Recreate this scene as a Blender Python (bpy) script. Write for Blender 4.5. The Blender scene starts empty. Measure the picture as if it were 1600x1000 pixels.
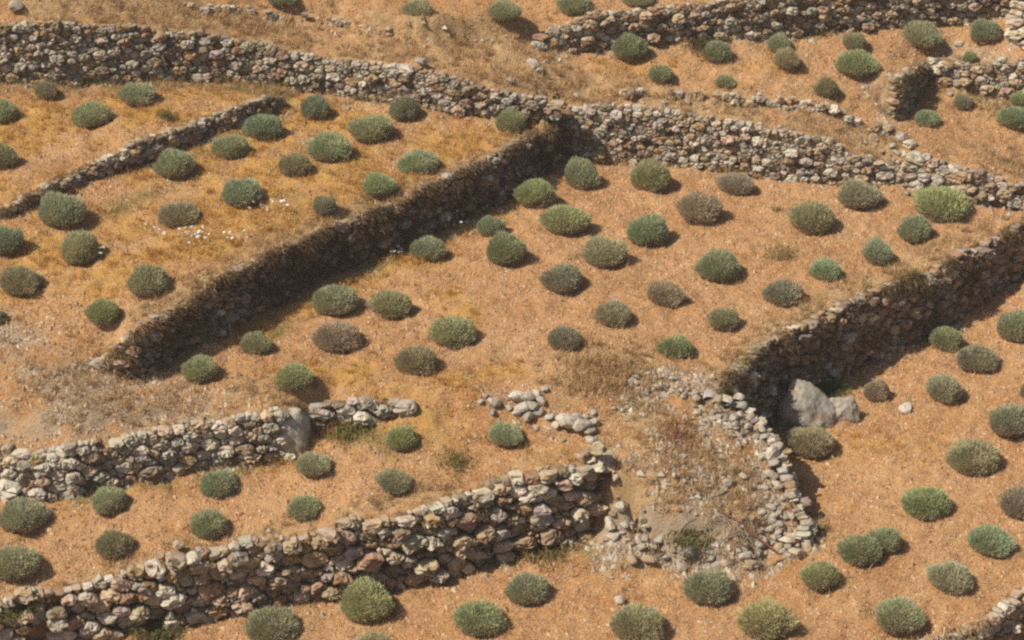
import bpy, bmesh, math, random
import numpy as np
from mathutils import Vector, Matrix

random.seed(7)
RNG = np.random.default_rng(11)
scene = bpy.context.scene
COL = scene.collection

# ------------------------------------------------------------------ camera
PITCH = math.radians(29.0)
DIST = 42.0
FPX = 3570.0                      # focal length in pixels of the 1600 px wide photograph
SP, CP = math.sin(PITCH), math.cos(PITCH)
CAM = np.array([0.0, -DIST * CP, DIST * SP])
cd = bpy.data.cameras.new('camera')
cd.sensor_width = 36.0
cd.lens = FPX / 1600.0 * 36.0
cd.clip_start = 0.5
cd.clip_end = 3000.0
camo = bpy.data.objects.new('camera', cd)
COL.objects.link(camo)
camo.location = CAM
camo.rotation_euler = (math.pi / 2 - PITCH, 0, 0)
scene.camera = camo

# ------------------------------------------------------------------ sky, sun, exposure
SUN_AZ = math.radians(73.0)       # how far to the left of the viewer the sun stands
SUN_EL = math.radians(51.0)
to_sun = Vector((-math.sin(SUN_AZ) * math.cos(SUN_EL), -math.cos(SUN_AZ) * math.cos(SUN_EL), math.sin(SUN_EL)))
world = bpy.data.worlds.new('World')
scene.world = world
world.use_nodes = True
wn = world.node_tree.nodes
sky = wn.new('ShaderNodeTexSky')
sky.sky_type = 'NISHITA'
sky.sun_disc = False
sky.sun_elevation = SUN_EL
sky.sun_rotation = math.atan2(to_sun.x, to_sun.y)
sky.dust_density = 2.5
bg = wn['Background']
bg.inputs['Strength'].default_value = 0.052
world.node_tree.links.new(sky.outputs[0], bg.inputs['Color'])
sd = bpy.data.lights.new('sun', 'SUN')
sd.energy = 4.2
sd.angle = math.radians(0.55)
sd.color = (1.0, 0.91, 0.77)
suno = bpy.data.objects.new('sun', sd)
COL.objects.link(suno)
suno.location = (-30, -20, 40)
suno.rotation_euler = to_sun.to_track_quat('Z', 'Y').to_euler()
vs = scene.view_settings
vs.view_transform = 'Standard'
vs.look = 'None'
vs.exposure = 0.52
vs.gamma = 1.0
vs.use_curve_mapping = False
scene.render.engine = 'CYCLES'
scene.cycles.use_denoising = False
scene.cycles.max_bounces = 4
scene.cycles.diffuse_bounces = 3
scene.cycles.filter_width = 2.5


# ------------------------------------------------------------------ photograph pixel -> place
def ray(px, py):
    a = (px - 800.0) / FPX
    b = (500.0 - py) / FPX
    return np.array([a, CP + b * SP, -SP + b * CP])


def at_z(px, py, z):
    d = ray(px, py)
    t = (z - CAM[2]) / d[2]
    return CAM + d * t


def z_on_vertical(y, py):
    k = (500.0 - py) / FPX
    yr = y - CAM[1]
    return CAM[2] + yr * (k * CP - SP) / (CP + k * SP)


def project(x, y, z):
    rx, ry, rz = x - CAM[0], y - CAM[1], z - CAM[2]
    dep = ry * CP - rz * SP
    return 800 + FPX * rx / dep, 500 - FPX * (ry * SP + rz * CP) / dep


# ------------------------------------------------------------------ the walls: where they run
def T3(px):
    return -0.0004 * (px - 800)


def T1(px):
    return -1.68 - 0.00047 * (1330 - px)


WALLS = {}


def seg_normals(P):
    d = np.diff(P[:, :2], axis=0)
    d /= np.linalg.norm(d, axis=1)[:, None]
    n = np.stack([d[:, 1], -d[:, 0]], 1)
    vn = np.vstack([n[:1], (n[:-1] + n[1:]), n[-1:]])
    vn /= np.linalg.norm(vn, axis=1)[:, None]
    return vn


WALLPX = {}
BATTER = 0.14
FRONT = {'bastion': -1.0}
BACK = {'diag': .7, 'corner': .7, 'notch': .5}
NOCUT = {'topbroken', 'shelf'}


def wall_base(name, pts):
    out = []
    WALLPX[name] = [p[0] for p in pts]
    for px, top, bot, zb in pts:
        p = at_z(px, bot, zb)
        h = 0.0
        for _ in range(4):       # the rim one sees is the back of the top course
            h = z_on_vertical(p[1] + BACK.get(name, .85) * (.14 + BATTER * h), top) - zb
        out.append((p[0], p[1], zb, zb + max(h, .05)))
    WALLS[name] = np.array(out)


def wall_top(name, pts):
    out = []
    WALLPX[name] = [p[0] for p in pts]
    for px, top, zt, zb in pts:
        p = at_z(px, top, zt)
        out.append((p[0], p[1], zb, zt))
    P = np.array(out)
    P[:, :2] += seg_normals(P) * (.12 + BATTER * (P[:, 3] - P[:, 2]))[:, None] * FRONT.get(name, 1.0)
    WALLS[name] = P


def zl(x):   # ground at the foot of the long upper wall
    return float(np.interp(x, [-150, 0, 300, 430, 550, 860], [1.7, 1.65, 1.5, 1.33, 1.2, 1.05]))


wall_base('corner', [(1380, 1040, 1160, -3.35), (1460, 996, 1116, -3.3), (1530, 972, 1092, -3.25), (1600, 923, 1043, -3.2), (1720, 860, 978, -3.1)])
wall_base('lower', [(-130, 962, 1062, T1(-130) - .02), (0, 938, 1036, T1(0)), (60, 924, 1022, T1(60)), (133, 905, 1004, T1(133)), (217, 887, 988, T1(217)),
                    (280, 864, 977, T1(280)), (350, 855, 963, T1(350)), (420, 840, 949, T1(420)), (490, 828, 938, T1(490)),
                    (546, 813, 931, T1(546)), (625, 797, 916, T1(625)), (688, 780, 903, T1(688)), (744, 764, 884, T1(744)),
                    (800, 748, 866, T1(800)), (842, 735, 862, T1(842)), (891, 724, 852, T1(891)), (932, 719, 842, T1(932))])
WALLS['lower'] = np.vstack([WALLS['lower'], [list(at_z(943, 722, -.48)[:2]) + [-.8, -.48], list(at_z(944, 706, -.46)[:2]) + [-.66, -.46],
                                             list(at_z(943, 690, -.42)[:2]) + [-.54, -.42]]])
wall_base('leftmid', [(-140, 688, 770, -1.0), (0, 688, 768, -.95), (52, 710, 777, -.93), (119, 692, 777, -.92), (175, 683, 762, -.9),
                      (245, 666, 750, -.87), (315, 655, 735, -.84), (385, 645, 726, -.81), (437, 634, 719, -.79), (474, 630, 711, -.77)])
wall_base('leftend', [(498, 626, 678, -.6), (525, 622, 668, -.5), (570, 620, 662, -.42), (610, 620, 652, -.32), (640, 628, 645, -.22)])
wall_base('diag', [(150, 566, 575, .36), (166, 556, 583, .28), (205, 526, 590, .24), (252, 497, 573, .22), (297, 474, 545, .2), (350, 436, 520, .18), (402, 409, 488, .16), (472, 374, 453, .13),
                   (520, 354, 426, .11), (590, 328, 400, .08), (635, 310, 381, .07), (695, 277, 353, .04), (740, 260, 336, .02),
                   (800, 228, 307, 0), (830, 212, 285, -.01), (862, 200, 266, -.02), (884, 190, 248, -.03)])
wall_base('upleft', [(-120, 372, 392, 1.2), (0, 327, 343, 1.2), (63, 294, 320, 1.2), (133, 259, 283, 1.2), (196, 231, 262, 1.2), (217, 215, 254, 1.2), (273, 200, 240, 1.2),
                     (308, 188, 222, 1.2), (322, 183, 212, 1.2), (368, 165, 199, 1.2), (413, 148, 178, 1.22), (441, 148, 163, 1.24)])
wall_base('topleft', [(x, t, b, zl(x)) for x, t, b in [(-140, 36, 130), (0, 36, 130), (50, 33, 131), (100, 33, 132), (200, 38, 130), (330, 50, 126), (390, 62, 130), (430, 74, 136), (520, 88, 147),
                                                       (600, 97, 160), (650, 104, 168), (700, 116, 175), (760, 134, 180), (820, 146, 182), (868, 152, 186)]])
wall_base('topright', [(x, t, b, T3(x)) for x, t, b in [(884, 163, 246), (940, 162, 252), (1000, 165, 256), (1060, 172, 262), (1100, 180, 266), (1150, 186, 271), (1200, 196, 278),
                                                        (1250, 208, 283), (1300, 221, 287), (1340, 235, 290), (1368, 246, 291), (1384, 266, 291)]])
wall_base('broken', [(1418, 238, 292, -.25), (1440, 240, 296, -.25), (1477, 258, 303, -.27), (1512, 262, 322, -.28), (1565, 280, 325, -.3), (1600, 288, 327, -.32), (1720, 310, 350, -.36)])
wall_top('right', [(1104, 604, -.13, -1.9), (1135, 575, -.14, -1.88), (1170, 546, -.15, -1.86), (1208, 521, -.16, -1.83), (1264, 495, -.18, -1.78), (1330, 462, -.2, -1.74), (1390, 437, -.22, -1.7), (1460, 414, -.26, -1.66),
                   (1512, 384, -.28, -1.62), (1565, 356, -.3, -1.6), (1600, 338, -.32, -1.58), (1720, 275, -.36, -1.5)])
wall_top('bastion', [(1112, 614, -.16, -1.88), (1152, 634, -.38, -1.86), (1190, 672, -.68, -1.85), (1212, 712, -.92, -1.84), (1222, 756, -1.08, -1.83), (1243, 796, -1.26, -1.82), (1250, 828, -1.46, -1.82),
                     (1232, 862, -1.68, -1.83), (1196, 884, -1.79, -1.86)])
wall_base('topback', [(845, 46, 78, 1.68), (887, 37, 80, 1.66), (922, 21, 78, 1.64), (975, 13, 74, 1.62), (1045, 6, 68, 1.6), (1130, -4, 65, 1.58), (1220, -12, 60, 1.56), (1330, -24, 50, 1.55), (1430, -34, 42, 1.54), (1495, -40, 36, 1.53), (1575, -48, 30, 1.52)])
wall_base('notch', [(1398, 176, 192, .41), (1402, 126, 190, .42), (1411, 117, 186, .43), (1426, 106, 164, .48), (1447, 94, 130, .6)])
for k_ in ('bastion',):
    WALLS[k_] = WALLS[k_][::-1].copy()
for k_ in ('right', 'bastion'):
    WALLS[k_][:, 2] = np.minimum(WALLS[k_][:, 2] + .1, WALLS[k_][:, 3] - .06)
wall_base('nook', [(1452, 90, 122, .66), (1495, 92, 141, .58), (1530, 96, 146, .56), (1565, 92, 150, .55), (1605, 90, 152, .55), (1720, 84, 150, .55)])
ZTL = WALLS['topleft'][:, 3]


def ztl(px, up):
    return float(np.interp(px, WALLPX['topleft'], ZTL)) + up


wall_base('topbroken', [(x, t, b, ztl(x, .12)) for x, t, b in [(290, 2, 15), (350, 6, 22), (402, 10, 26), (455, 18, 36), (520, 28, 44), (590, 34, 54), (660, 40, 60), (730, 48, 66), (772, 56, 76)]])
wall_base('shelf', [(x, t, b, z - .1) for x, t, b, z in [(975, 137, 150, 1.33), (1030, 137, 150, 1.3), (1090, 142, 154, 1.25), (1150, 142, 166, 1.15), (1210, 146, 168, 1.08), (1290, 158, 176, .95), (1340, 180, 195, .75), (1390, 196, 214, .6), (1420, 215, 232, .5)]])
def cut_offset(P, extra=0.1):
    h = np.clip(P[:, 3] - P[:, 2], 0, None)
    return P[:, :2] - seg_normals(P) * (extra + BATTER * h)[:, None]


# ------------------------------------------------------------------ height of the ground
GH = 0.065
GX = np.arange(-15.0, 15.01, GH)
GY = np.arange(-12.0, 16.01, GH)
NX, NY = len(GX), len(GY)
cw = np.ones((NX - 1, NY))      # coupling between neighbours in x
ch = np.ones((NX, NY - 1))
fixs = np.zeros((NX, NY))
fixn = np.zeros((NX, NY))


def fix_line(pts, z, step=0.03, wt=1.0):
    pts = np.asarray(pts, float)
    z = np.asarray(z, float)
    for a in range(len(pts) - 1):
        L = np.linalg.norm(pts[a + 1] - pts[a])
        n = max(2, int(L / step))
        t = np.linspace(0, 1, n)
        q = pts[a] + (pts[a + 1] - pts[a]) * t[:, None]
        zz = z[a] + (z[a + 1] - z[a]) * t
        i = np.rint((q[:, 0] - GX[0]) / GH).astype(int)
        j = np.rint((q[:, 1] - GY[0]) / GH).astype(int)
        ok = (i >= 0) & (i < NX) & (j >= 0) & (j < NY)
        np.add.at(fixs, (i[ok], j[ok]), zz[ok] * wt)
        np.add.at(fixn, (i[ok], j[ok]), wt)


def cut_line(pts):
    for a in range(len(pts) - 1):
        (x0, y0), (x1, y1) = pts[a], pts[a + 1]
        for j in range(max(0, int(math.ceil((min(y0, y1) - GY[0]) / GH))), min(NY - 1, int((max(y0, y1) - GY[0]) / GH)) + 1):
            x = x0 + (x1 - x0) * (GY[j] - y0) / (y1 - y0)
            i = int((x - GX[0]) / GH)
            if 0 <= i < NX - 1:
                cw[i, j] = 0
        for i in range(max(0, int(math.ceil((min(x0, x1) - GX[0]) / GH))), min(NX - 1, int((max(x0, x1) - GX[0]) / GH)) + 1):
            y = y0 + (y1 - y0) * (GX[i] - x0) / (x1 - x0)
            j = int((y - GY[0]) / GH)
            if 0 <= j < NY - 1:
                ch[i, j] = 0


for nm, P in WALLS.items():
    c = cut_offset(P)
    n = seg_normals(P)
    if nm in NOCUT:
        fix_line(P[:, :2] + n * 0.15, P[:, 2])
        fix_line(c - n * 0.30, P[:, 3] - 0.04)
        continue
    cut_line(c)
    fix_line(c + n * 0.14, P[:, 2] - 0.02)
    fix_line(P[:, :2] + n * 0.06, P[:, 2])
    fix_line(c - n * 0.14, P[:, 3] - 0.05)
    fix_line(c - n * 0.30, P[:, 3] - 0.04)


def line_px(pts):
    q = [at_z(px, py, z) for px, py, z in pts]
    fix_line([p[:2] for p in q], [p[2] for p in q])


line_px([(-200, -90, 4.4), (200, -90, 3.9), (500, -80, 3.3), (700, -80, 2.9), (900, -80, 2.9), (1200, -90, 3.0), (1700, -90, 3.1)])
line_px([(560, 14, ztl(560, .6)), (655, 26, ztl(655, .62)), (790, 26, ztl(790, .75))])
line_px([(-200, 1130, T1(-200)), (300, 1130, T1(300)), (900, 1100, T1(900)), (1300, 1080, T1(1300) + .02)])
line_px([(300, 1000, T1(300)), (900, 950, T1(900)), (1300, 900, T1(1300)), (1580, 750, T1(1500))])
line_px([(960, 850, T1(960)), (1040, 880, T1(1040)), (1130, 892, T1(1130))])                      # foot of the rubble slope
line_px([(956, 738, -.57), (1060, 735, -.57), (1150, 722, -.80)])
line_px([(958, 785, -.88), (1060, 800, -.95), (1180, 812, -1.28)])
line_px([(958, 830, -1.38), (1060, 850, -1.42), (1150, 862, -1.52)])
line_px([(960, 640, -.35), (1040, 640, -.3), (1110, 650, -.42)])
line_px([(700, 560, 0.0), (900, 570, -.04), (1040, 575, -.1)])
line_px([(400, 600, .18), (600, 600, .08), (740, 610, .0)])
line_px([(690, 660, -.38), (800, 690, -.46), (900, 690, -.42)])
line_px([(500, 330, 1.04), (600, 290, 1.0), (700, 240, 1.0)])
line_px([(60, 450, 1.05), (200, 430, 1.1), (350, 370, 1.13)])
line_px([(0, 560, .75), (60, 570, .6), (120, 590, .42)])
line_px([(0, 640, .2), (120, 640, .22), (250, 625, .23)])
line_px([(620, 490, .05), (880, 440, 0), (1100, 400, -.1), (1300, 370, -.2)])
fixed = fixn > 0
Z = np.repeat((0.17 * GY - 0.3)[None, :], NX, 0)
Z[fixed] = fixs[fixed] / fixn[fixed]
wsum = np.zeros((NX, NY))
wsum[:-1] += cw
wsum[1:] += cw
wsum[:, :-1] += ch
wsum[:, 1:] += ch
wsum[wsum == 0] = 1
II, JJ = np.meshgrid(np.arange(NX), np.arange(NY), indexing='ij')
cols = [((II + JJ) % 2 == k) & ~fixed for k in (0, 1)]
for it in range(700):
    om = 1.0 if it < 20 else 1.88
    for k in (0, 1):
        S = np.zeros((NX, NY))
        S[:-1] += cw * Z[1:]
        S[1:] += cw * Z[:-1]
        S[:, :-1] += ch * Z[:, 1:]
        S[:, 1:] += ch * Z[:, :-1]
        Z = np.where(cols[k], Z + om * (S / wsum - Z), Z)


def vnoise(cell, seed, xs=None, ys=None):
    r = np.random.default_rng(seed)
    xs = GX if xs is None else xs
    ys = GY if ys is None else ys
    fx = (xs - (-500)) / cell % 256
    fy = (ys - (-500)) / cell % 256
    L = r.random((257, 257)) * 2 - 1
    ix, iy = fx.astype(int), fy.astype(int)
    tx, ty = fx - ix, fy - iy
    tx = tx * tx * (3 - 2 * tx)
    ty = ty * ty * (3 - 2 * ty)
    if xs.shape == ys.shape and xs is not GX:
        return (L[ix, iy] * (1 - tx) + L[ix + 1, iy] * tx) * (1 - ty) + (L[ix, iy + 1] * (1 - tx) + L[ix + 1, iy + 1] * tx) * ty
    A = L[np.ix_(ix, iy)] * (1 - tx)[:, None] + L[np.ix_(ix + 1, iy)] * tx[:, None]
    B = L[np.ix_(ix, iy + 1)] * (1 - tx)[:, None] + L[np.ix_(ix + 1, iy + 1)] * tx[:, None]
    return A * (1 - ty)[None] + B * ty[None]


Z0 = Z.copy()
PX0, PY0 = np.meshgrid(GX, GY, indexing='ij')
Z = Z + 0.055 * vnoise(1.3, 1) + 0.035 * vnoise(0.5, 2) + 0.03 * vnoise(0.21, 3) + 0.022 * vnoise(0.11, 4)
rx_, ry_ = (PX0 * .78 - PY0 * .62).ravel(), (PX0 * .62 + PY0 * .78).ravel()      # faint hoed rows, parallel to the right wall
Z += (0.020 * vnoise(1.0, 7, rx_ / .24, ry_ / 1.6) + .012 * vnoise(1.0, 8, rx_ / .13, ry_ / .7)).reshape(NX, NY)
gx_, gy_ = np.gradient(Z0, GH)
SLOPE = np.hypot(gx_, gy_)


def bil(A, x, y):
    fx = np.clip((x - GX[0]) / GH, 0, NX - 1.001)
    fy = np.clip((y - GY[0]) / GH, 0, NY - 1.001)
    i, j = np.asarray(fx).astype(int), np.asarray(fy).astype(int)
    tx, ty = fx - i, fy - j
    return (A[i, j] * (1 - tx) + A[i + 1, j] * tx) * (1 - ty) + (A[i, j + 1] * (1 - tx) + A[i + 1, j + 1] * tx) * ty


def ground(px, py, lift=0.0):
    d = ray(px, py)
    t = np.arange(28.0, 75.0, 0.02)
    x, y, z = CAM[0] + d[0] * t, CAM[1] + d[1] * t, CAM[2] + d[2] * t
    g = bil(Z, x, y) + lift
    k = int(np.argmax(z < g))
    return Vector((x[k], y[k], g[k] - lift))


# ------------------------------------------------------------------ what covers the ground
COVER = {}
PXX, PYY = np.meshgrid(GX, GY, indexing='ij')


def stroke(kind, pts, width, w):
    q = [ground(px, py) for px, py in pts]
    dm = np.full((NX, NY), 1e9)
    for a in range(max(1, len(q) - 1)):
        ax, ay = q[a].x, q[a].y
        bx, by = (q[a + 1].x, q[a + 1].y) if len(q) > 1 else (ax + .01, ay)
        L2 = (bx - ax) ** 2 + (by - ay) ** 2 + 1e-9
        t = np.clip(((PXX - ax) * (bx - ax) + (PYY - ay) * (by - ay)) / L2, 0, 1)
        dm = np.minimum(dm, np.hypot(PXX - ax - t * (bx - ax), PYY - ay - t * (by - ay)))
    v = w * np.exp(-(dm / width) ** 2)
    COVER[kind] = np.maximum(COVER.get(kind, 0), v)


stroke('gold', [(-60, 420), (60, 420), (250, 390), (420, 330), (600, 310), (700, 250)], 1.3, .95)
stroke('gold', [(0, 300), (150, 330), (300, 290), (500, 200)], 1.5, .7)
stroke('gold', [(560, 250), (740, 220), (800, 210)], .8, .8)
stroke('gold', [(-60, 220), (120, 190), (260, 170), (420, 140)], 1.3, .75)
stroke('gold', [(380, 535), (470, 480), (560, 440), (680, 400)], .45, .75)
stroke('gold', [(690, 460), (740, 480), (720, 500)], .4, .7)
stroke('gold', [(430, 575), (560, 580)], .45, .75)
stroke('gold', [(640, 600), (740, 590), (800, 585)], .4, .75)
stroke('gold', [(600, 645), (700, 680), (760, 720), (860, 700)], .7, .5)
stroke('gold', [(1290, 660), (1360, 690), (1460, 700)], .6, .4)
stroke('gold', [(690, 40), (720, 45)], .5, .8)
stroke('gold', [(940, 110), (1100, 100), (1250, 110)], .5, .4)
stroke('gold', [(60, 775), (200, 765), (330, 740), (480, 715)], .3, .5)
stroke('gold', [(1580, 640), (1500, 640)], .5, .3)
stroke('straw', [(-60, 10), (200, 15), (450, 55), (650, 80), (800, 100), (850, 130)], 1.1, 1.0)
stroke('straw', [(560, 20), (700, 60), (840, 60)], .5, .5)
stroke('straw', [(890, 145), (1100, 170), (1300, 205), (1400, 235)], .6, 1.0)
stroke('straw', [(960, 600), (1010, 660), (1080, 720), (1130, 780), (1010, 780)], 1.1, 1.0)
stroke('straw', [(930, 580), (970, 590)], .5, 1.0)
stroke('straw', [(955, 730), (965, 790), (1040, 830), (1140, 840)], .5, 1.0)
stroke('straw', [(-40, 560), (80, 600), (220, 640), (330, 635), (430, 620)], .7, .75)
stroke('straw', [(1120, 580), (1200, 515), (1300, 465), (1420, 415), (1560, 345)], .3, .8)
stroke('straw', [(0, 930), (250, 865), (500, 815), (900, 712)], .22, .7)
stroke('straw', [(170, 545), (300, 455), (450, 370), (600, 310), (760, 240), (860, 190)], .35, .8)
stroke('straw', [(1390, 260), (1500, 235), (1600, 260)], .6, .7)
stroke('straw', [(930, 850), (1060, 885), (1180, 885)], .4, .5)
stroke('stone', [(-60, 520), (60, 570), (180, 625), (300, 630)], .8, .9)
stroke('stone', [(-40, 640), (60, 660), (250, 655)], .5, .7)
stroke('stone', [(1000, 600), (1090, 610), (1180, 680), (1212, 760), (1230, 840), (1160, 880), (1040, 870), (970, 850)], .5, .9)
stroke('stone', [(780, 640), (830, 650), (920, 680)], .5, .6)
stroke('stone', [(1340, 130), (1390, 150), (1390, 190)], .5, .55)
stroke('stone', [(1470, 80), (1560, 90)], .35, .6)
stroke('stone', [(1000, 640), (1060, 740), (1100, 820)], 1.0, .5)
stroke('stone', [(1010, 605), (1080, 625), (1150, 680)], .7, .9)
stroke('stone', [(960, 830), (1040, 860), (1180, 870)], .4, 1.0)
stroke('green', [(0, 140), (150, 135), (300, 130), (440, 150)], .35, .8)
stroke('green', [(180, 330), (330, 235), (440, 180)], .5, .5)
stroke('green', [(500, 690), (560, 680), (700, 735)], .5, .5)
stroke('green', [(760, 880), (850, 868), (930, 855)], .35, .9)
stroke('green', [(0, 770), (100, 785), (300, 750), (460, 715)], .25, .6)
stroke('green', [(1240, 850), (1270, 810), (1255, 870)], .35, .7)
stroke('green', [(430, 520), (560, 430), (700, 365)], .3, .7)
stroke('green', [(1445, 150), (1480, 145), (1540, 155)], .4, .7)
stroke('straw', [(1440, 130), (1500, 170), (1590, 165)], .4, .6)
stroke('green', [(250, 215), (300, 290), (500, 310)], .6, .3)
stroke('green', [(1340, 600), (1400, 560), (1500, 510)], .35, .5)
for k in COVER:
    nz = 0.55 + 0.75 * vnoise(0.8, 21 + len(k)) + 0.5 * vnoise(0.27, 31 + len(k))
    COVER[k] = np.clip(COVER[k] * np.clip(nz + .35, 0.1, 1.35), 0, 1)
COVER['gold'] *= (1 - .7 * COVER['stone'])


# ------------------------------------------------------------------ materials
def new_mat(name):
    m = bpy.data.materials.new(name)
    m.use_nodes = True
    nt = m.node_tree
    b = nt.nodes['Principled BSDF']
    b.inputs['Roughness'].default_value = .9
    b.inputs['Specular IOR Level'].default_value = .15
    return m, nt, b


def nd(nt, typ, **kw):
    n = nt.nodes.new(typ)
    for k, v in kw.items():
        if k in n.inputs:
            n.inputs[k].default_value = v
        else:
            setattr(n, k, v)
    return n


def mixc(nt, fac, a, b, blend='MIX'):
    n = nt.nodes.new('ShaderNodeMix')
    n.data_type = 'RGBA'
    n.blend_type = blend
    for sock, v in ((n.inputs[0], fac), (n.inputs[6], a), (n.inputs[7], b)):
        if hasattr(v, 'is_linked') or hasattr(v, 'links'):
            nt.links.new(v, sock)
        elif isinstance(v, (int, float)):
            sock.default_value = v
        else:
            sock.default_value = (*v, 1.0)
    return n.outputs[2]


def ramp(nt, src, lo, hi):
    n = nd(nt, 'ShaderNodeMapRange')
    n.inputs['From Min'].default_value = lo
    n.inputs['From Max'].default_value = hi
    nt.links.new(src, n.inputs['Value'])
    return n.outputs[0]


def noise(nt, scale, detail=4, rough=.6, vec=None):
    n = nd(nt, 'ShaderNodeTexNoise', Scale=scale, Detail=detail, Roughness=rough)
    if vec:
        nt.links.new(vec, n.inputs['Vector'])
    return n.outputs['Fac']


def math2(nt, op, a, b):
    n = nt.nodes.new('ShaderNodeMath')
    n.operation = op
    for s, v in zip(n.inputs, (a, b)):
        if isinstance(v, (int, float)):
            s.default_value = v
        else:
            nt.links.new(v, s)
    return n.outputs[0]


def make_ground_mat():
    m, nt, b = new_mat('terrace_soil')
    tc = nt.nodes.new('ShaderNodeTexCoord').outputs['Object']
    at = nd(nt, 'ShaderNodeAttribute', attribute_name='cover')
    sep = nt.nodes.new('ShaderNodeSeparateColor')
    nt.links.new(at.outputs['Color'], sep.inputs[0])
    n1 = noise(nt, .9, 5, .6, tc)
    n2 = noise(nt, 6, 5, .65, tc)
    n3 = noise(nt, 28, 4, .7, tc)
    n0 = noise(nt, .33, 4, .6, tc)
    soil = mixc(nt, ramp(nt, n1, .38, .62), (.46, .222, .086), (.545, .30, .132))
    soil = mixc(nt, ramp(nt, n0, .45, .65), soil, (.57, .335, .165))
    soil = mixc(nt, ramp(nt, n2, .42, .72), soil, (.58, .37, .19))
    soil = mixc(nt, ramp(nt, n3, .5, .3), soil, (.28, .135, .058))
    gold = mixc(nt, ramp(nt, n2, .3, .7), (.46, .245, .068), (.57, .35, .118))
    straw = mixc(nt, ramp(nt, n2, .3, .7), (.40, .25, .12), (.53, .36, .19))
    ston = mixc(nt, ramp(nt, n3, .35, .65), (.36, .265, .175), (.47, .37, .26))
    green = mixc(nt, ramp(nt, n2, .3, .7), (.19, .155, .055), (.29, .22, .075))

    def fac(s, th):
        return ramp(nt, math2(nt, 'ADD', s, math2(nt, 'MULTIPLY', math2(nt, 'SUBTRACT', n2, .5), .9)), th, th + .45)
    c = mixc(nt, fac(sep.outputs[0], .22), soil, gold)
    c = mixc(nt, fac(sep.outputs[1], .22), c, straw)
    c = mixc(nt, fac(at.outputs['Alpha'], .3), c, green)
    c = mixc(nt, fac(sep.outputs[2], .3), c, ston)
    nt.links.new(c, b.inputs['Base Color'])
    bp = nd(nt, 'ShaderNodeBump', Strength=1.0, Distance=.07)
    hsum = math2(nt, 'ADD', math2(nt, 'MULTIPLY', n2, .6), math2(nt, 'MULTIPLY', noise(nt, 17, 6, .75, tc), .8))
    nt.links.new(hsum, bp.inputs['Height'])
    nt.links.new(bp.outputs[0], b.inputs['Normal'])
    return m


def make_stone_mat(vcol):
    m, nt, b = new_mat('limestone_loose' if vcol else 'limestone')
    tc = nt.nodes.new('ShaderNodeTexCoord').outputs['Object']
    if vcol:
        base = nd(nt, 'ShaderNodeAttribute', attribute_name='Col').outputs['Color']
    else:
        base = nt.nodes.new('ShaderNodeObjectInfo').outputs['Color']
        oi = nt.nodes.new('ShaderNodeObjectInfo')
        mp = nt.nodes.new('ShaderNodeVectorMath')
        mp.operation = 'ADD'
        cmb = nt.nodes.new('ShaderNodeCombineXYZ')
        rm = math2(nt, 'MULTIPLY', oi.outputs['Random'], 40.0)
        for k in range(3):
            nt.links.new(rm, cmb.inputs[k])
        nt.links.new(tc, mp.inputs[0])
        nt.links.new(cmb.outputs[0], mp.inputs[1])
        tc = mp.outputs[0]
    n1 = noise(nt, 7, 5, .65, tc)
    n2 = noise(nt, 26, 5, .7, tc)
    n3 = noise(nt, 4, 3, .6, tc)
    c = mixc(nt, ramp(nt, n1, .38, .66), base, mixc(nt, .55, base, (.52, .47, .40)))
    c = mixc(nt, ramp(nt, n3, .52, .68), c, mixc(nt, .7, base, (.24, .135, .055)))     # ochre earth and lichen
    c = mixc(nt, ramp(nt, n2, .48, .34), c, mixc(nt, .5, base, (.13, .11, .09)))       # dark lichen specks
    nt.links.new(c, b.inputs['Base Color'])
    bp = nd(nt, 'ShaderNodeBump', Strength=.75, Distance=.03)
    nt.links.new(math2(nt, 'ADD', n1, math2(nt, 'MULTIPLY', n2, .5)), bp.inputs['Height'])
    nt.links.new(bp.outputs[0], b.inputs['Normal'])
    return m


def make_leaf_mat(name, use_obj=True, trans=.25):
    m, nt, b = new_mat(name)
    at = nd(nt, 'ShaderNodeAttribute', attribute_name='Col')
    if use_obj:
        oi = nt.nodes.new('ShaderNodeObjectInfo')
        base = mixc(nt, 1.0, oi.outputs['Color'], at.outputs['Color'], 'MULTIPLY')
        dryf = ramp(nt, math2(nt, 'SUBTRACT', math2(nt, 'ADD', oi.outputs['Alpha'], at.outputs['Alpha']), 1.0), -.08, .08)
        base = mixc(nt, dryf, base, mixc(nt, 1.0, (.50, .39, .275), at.outputs['Color'], 'MULTIPLY'))
    else:
        base = at.outputs['Color']
    nt.links.new(base, b.inputs['Base Color'])
    tr = nt.nodes.new('ShaderNodeBsdfTranslucent')
    nt.links.new(base, tr.inputs['Color'])
    mx = nt.nodes.new('ShaderNodeMixShader')
    mx.inputs[0].default_value = trans
    nt.links.new(b.outputs[0], mx.inputs[1])
    nt.links.new(tr.outputs[0], mx.inputs[2])
    nt.links.new(mx.outputs[0], nt.nodes['Material Output'].inputs['Surface'])
    return m


def make_plain(name, c1, c2, scale=20, rough=.85):
    m, nt, b = new_mat(name)
    tc = nt.nodes.new('ShaderNodeTexCoord').outputs['Object']
    nt.links.new(mixc(nt, ramp(nt, noise(nt, scale, 5, .65, tc), .35, .65), c1, c2), b.inputs['Base Color'])
    b.inputs['Roughness'].default_value = rough
    return m


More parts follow.
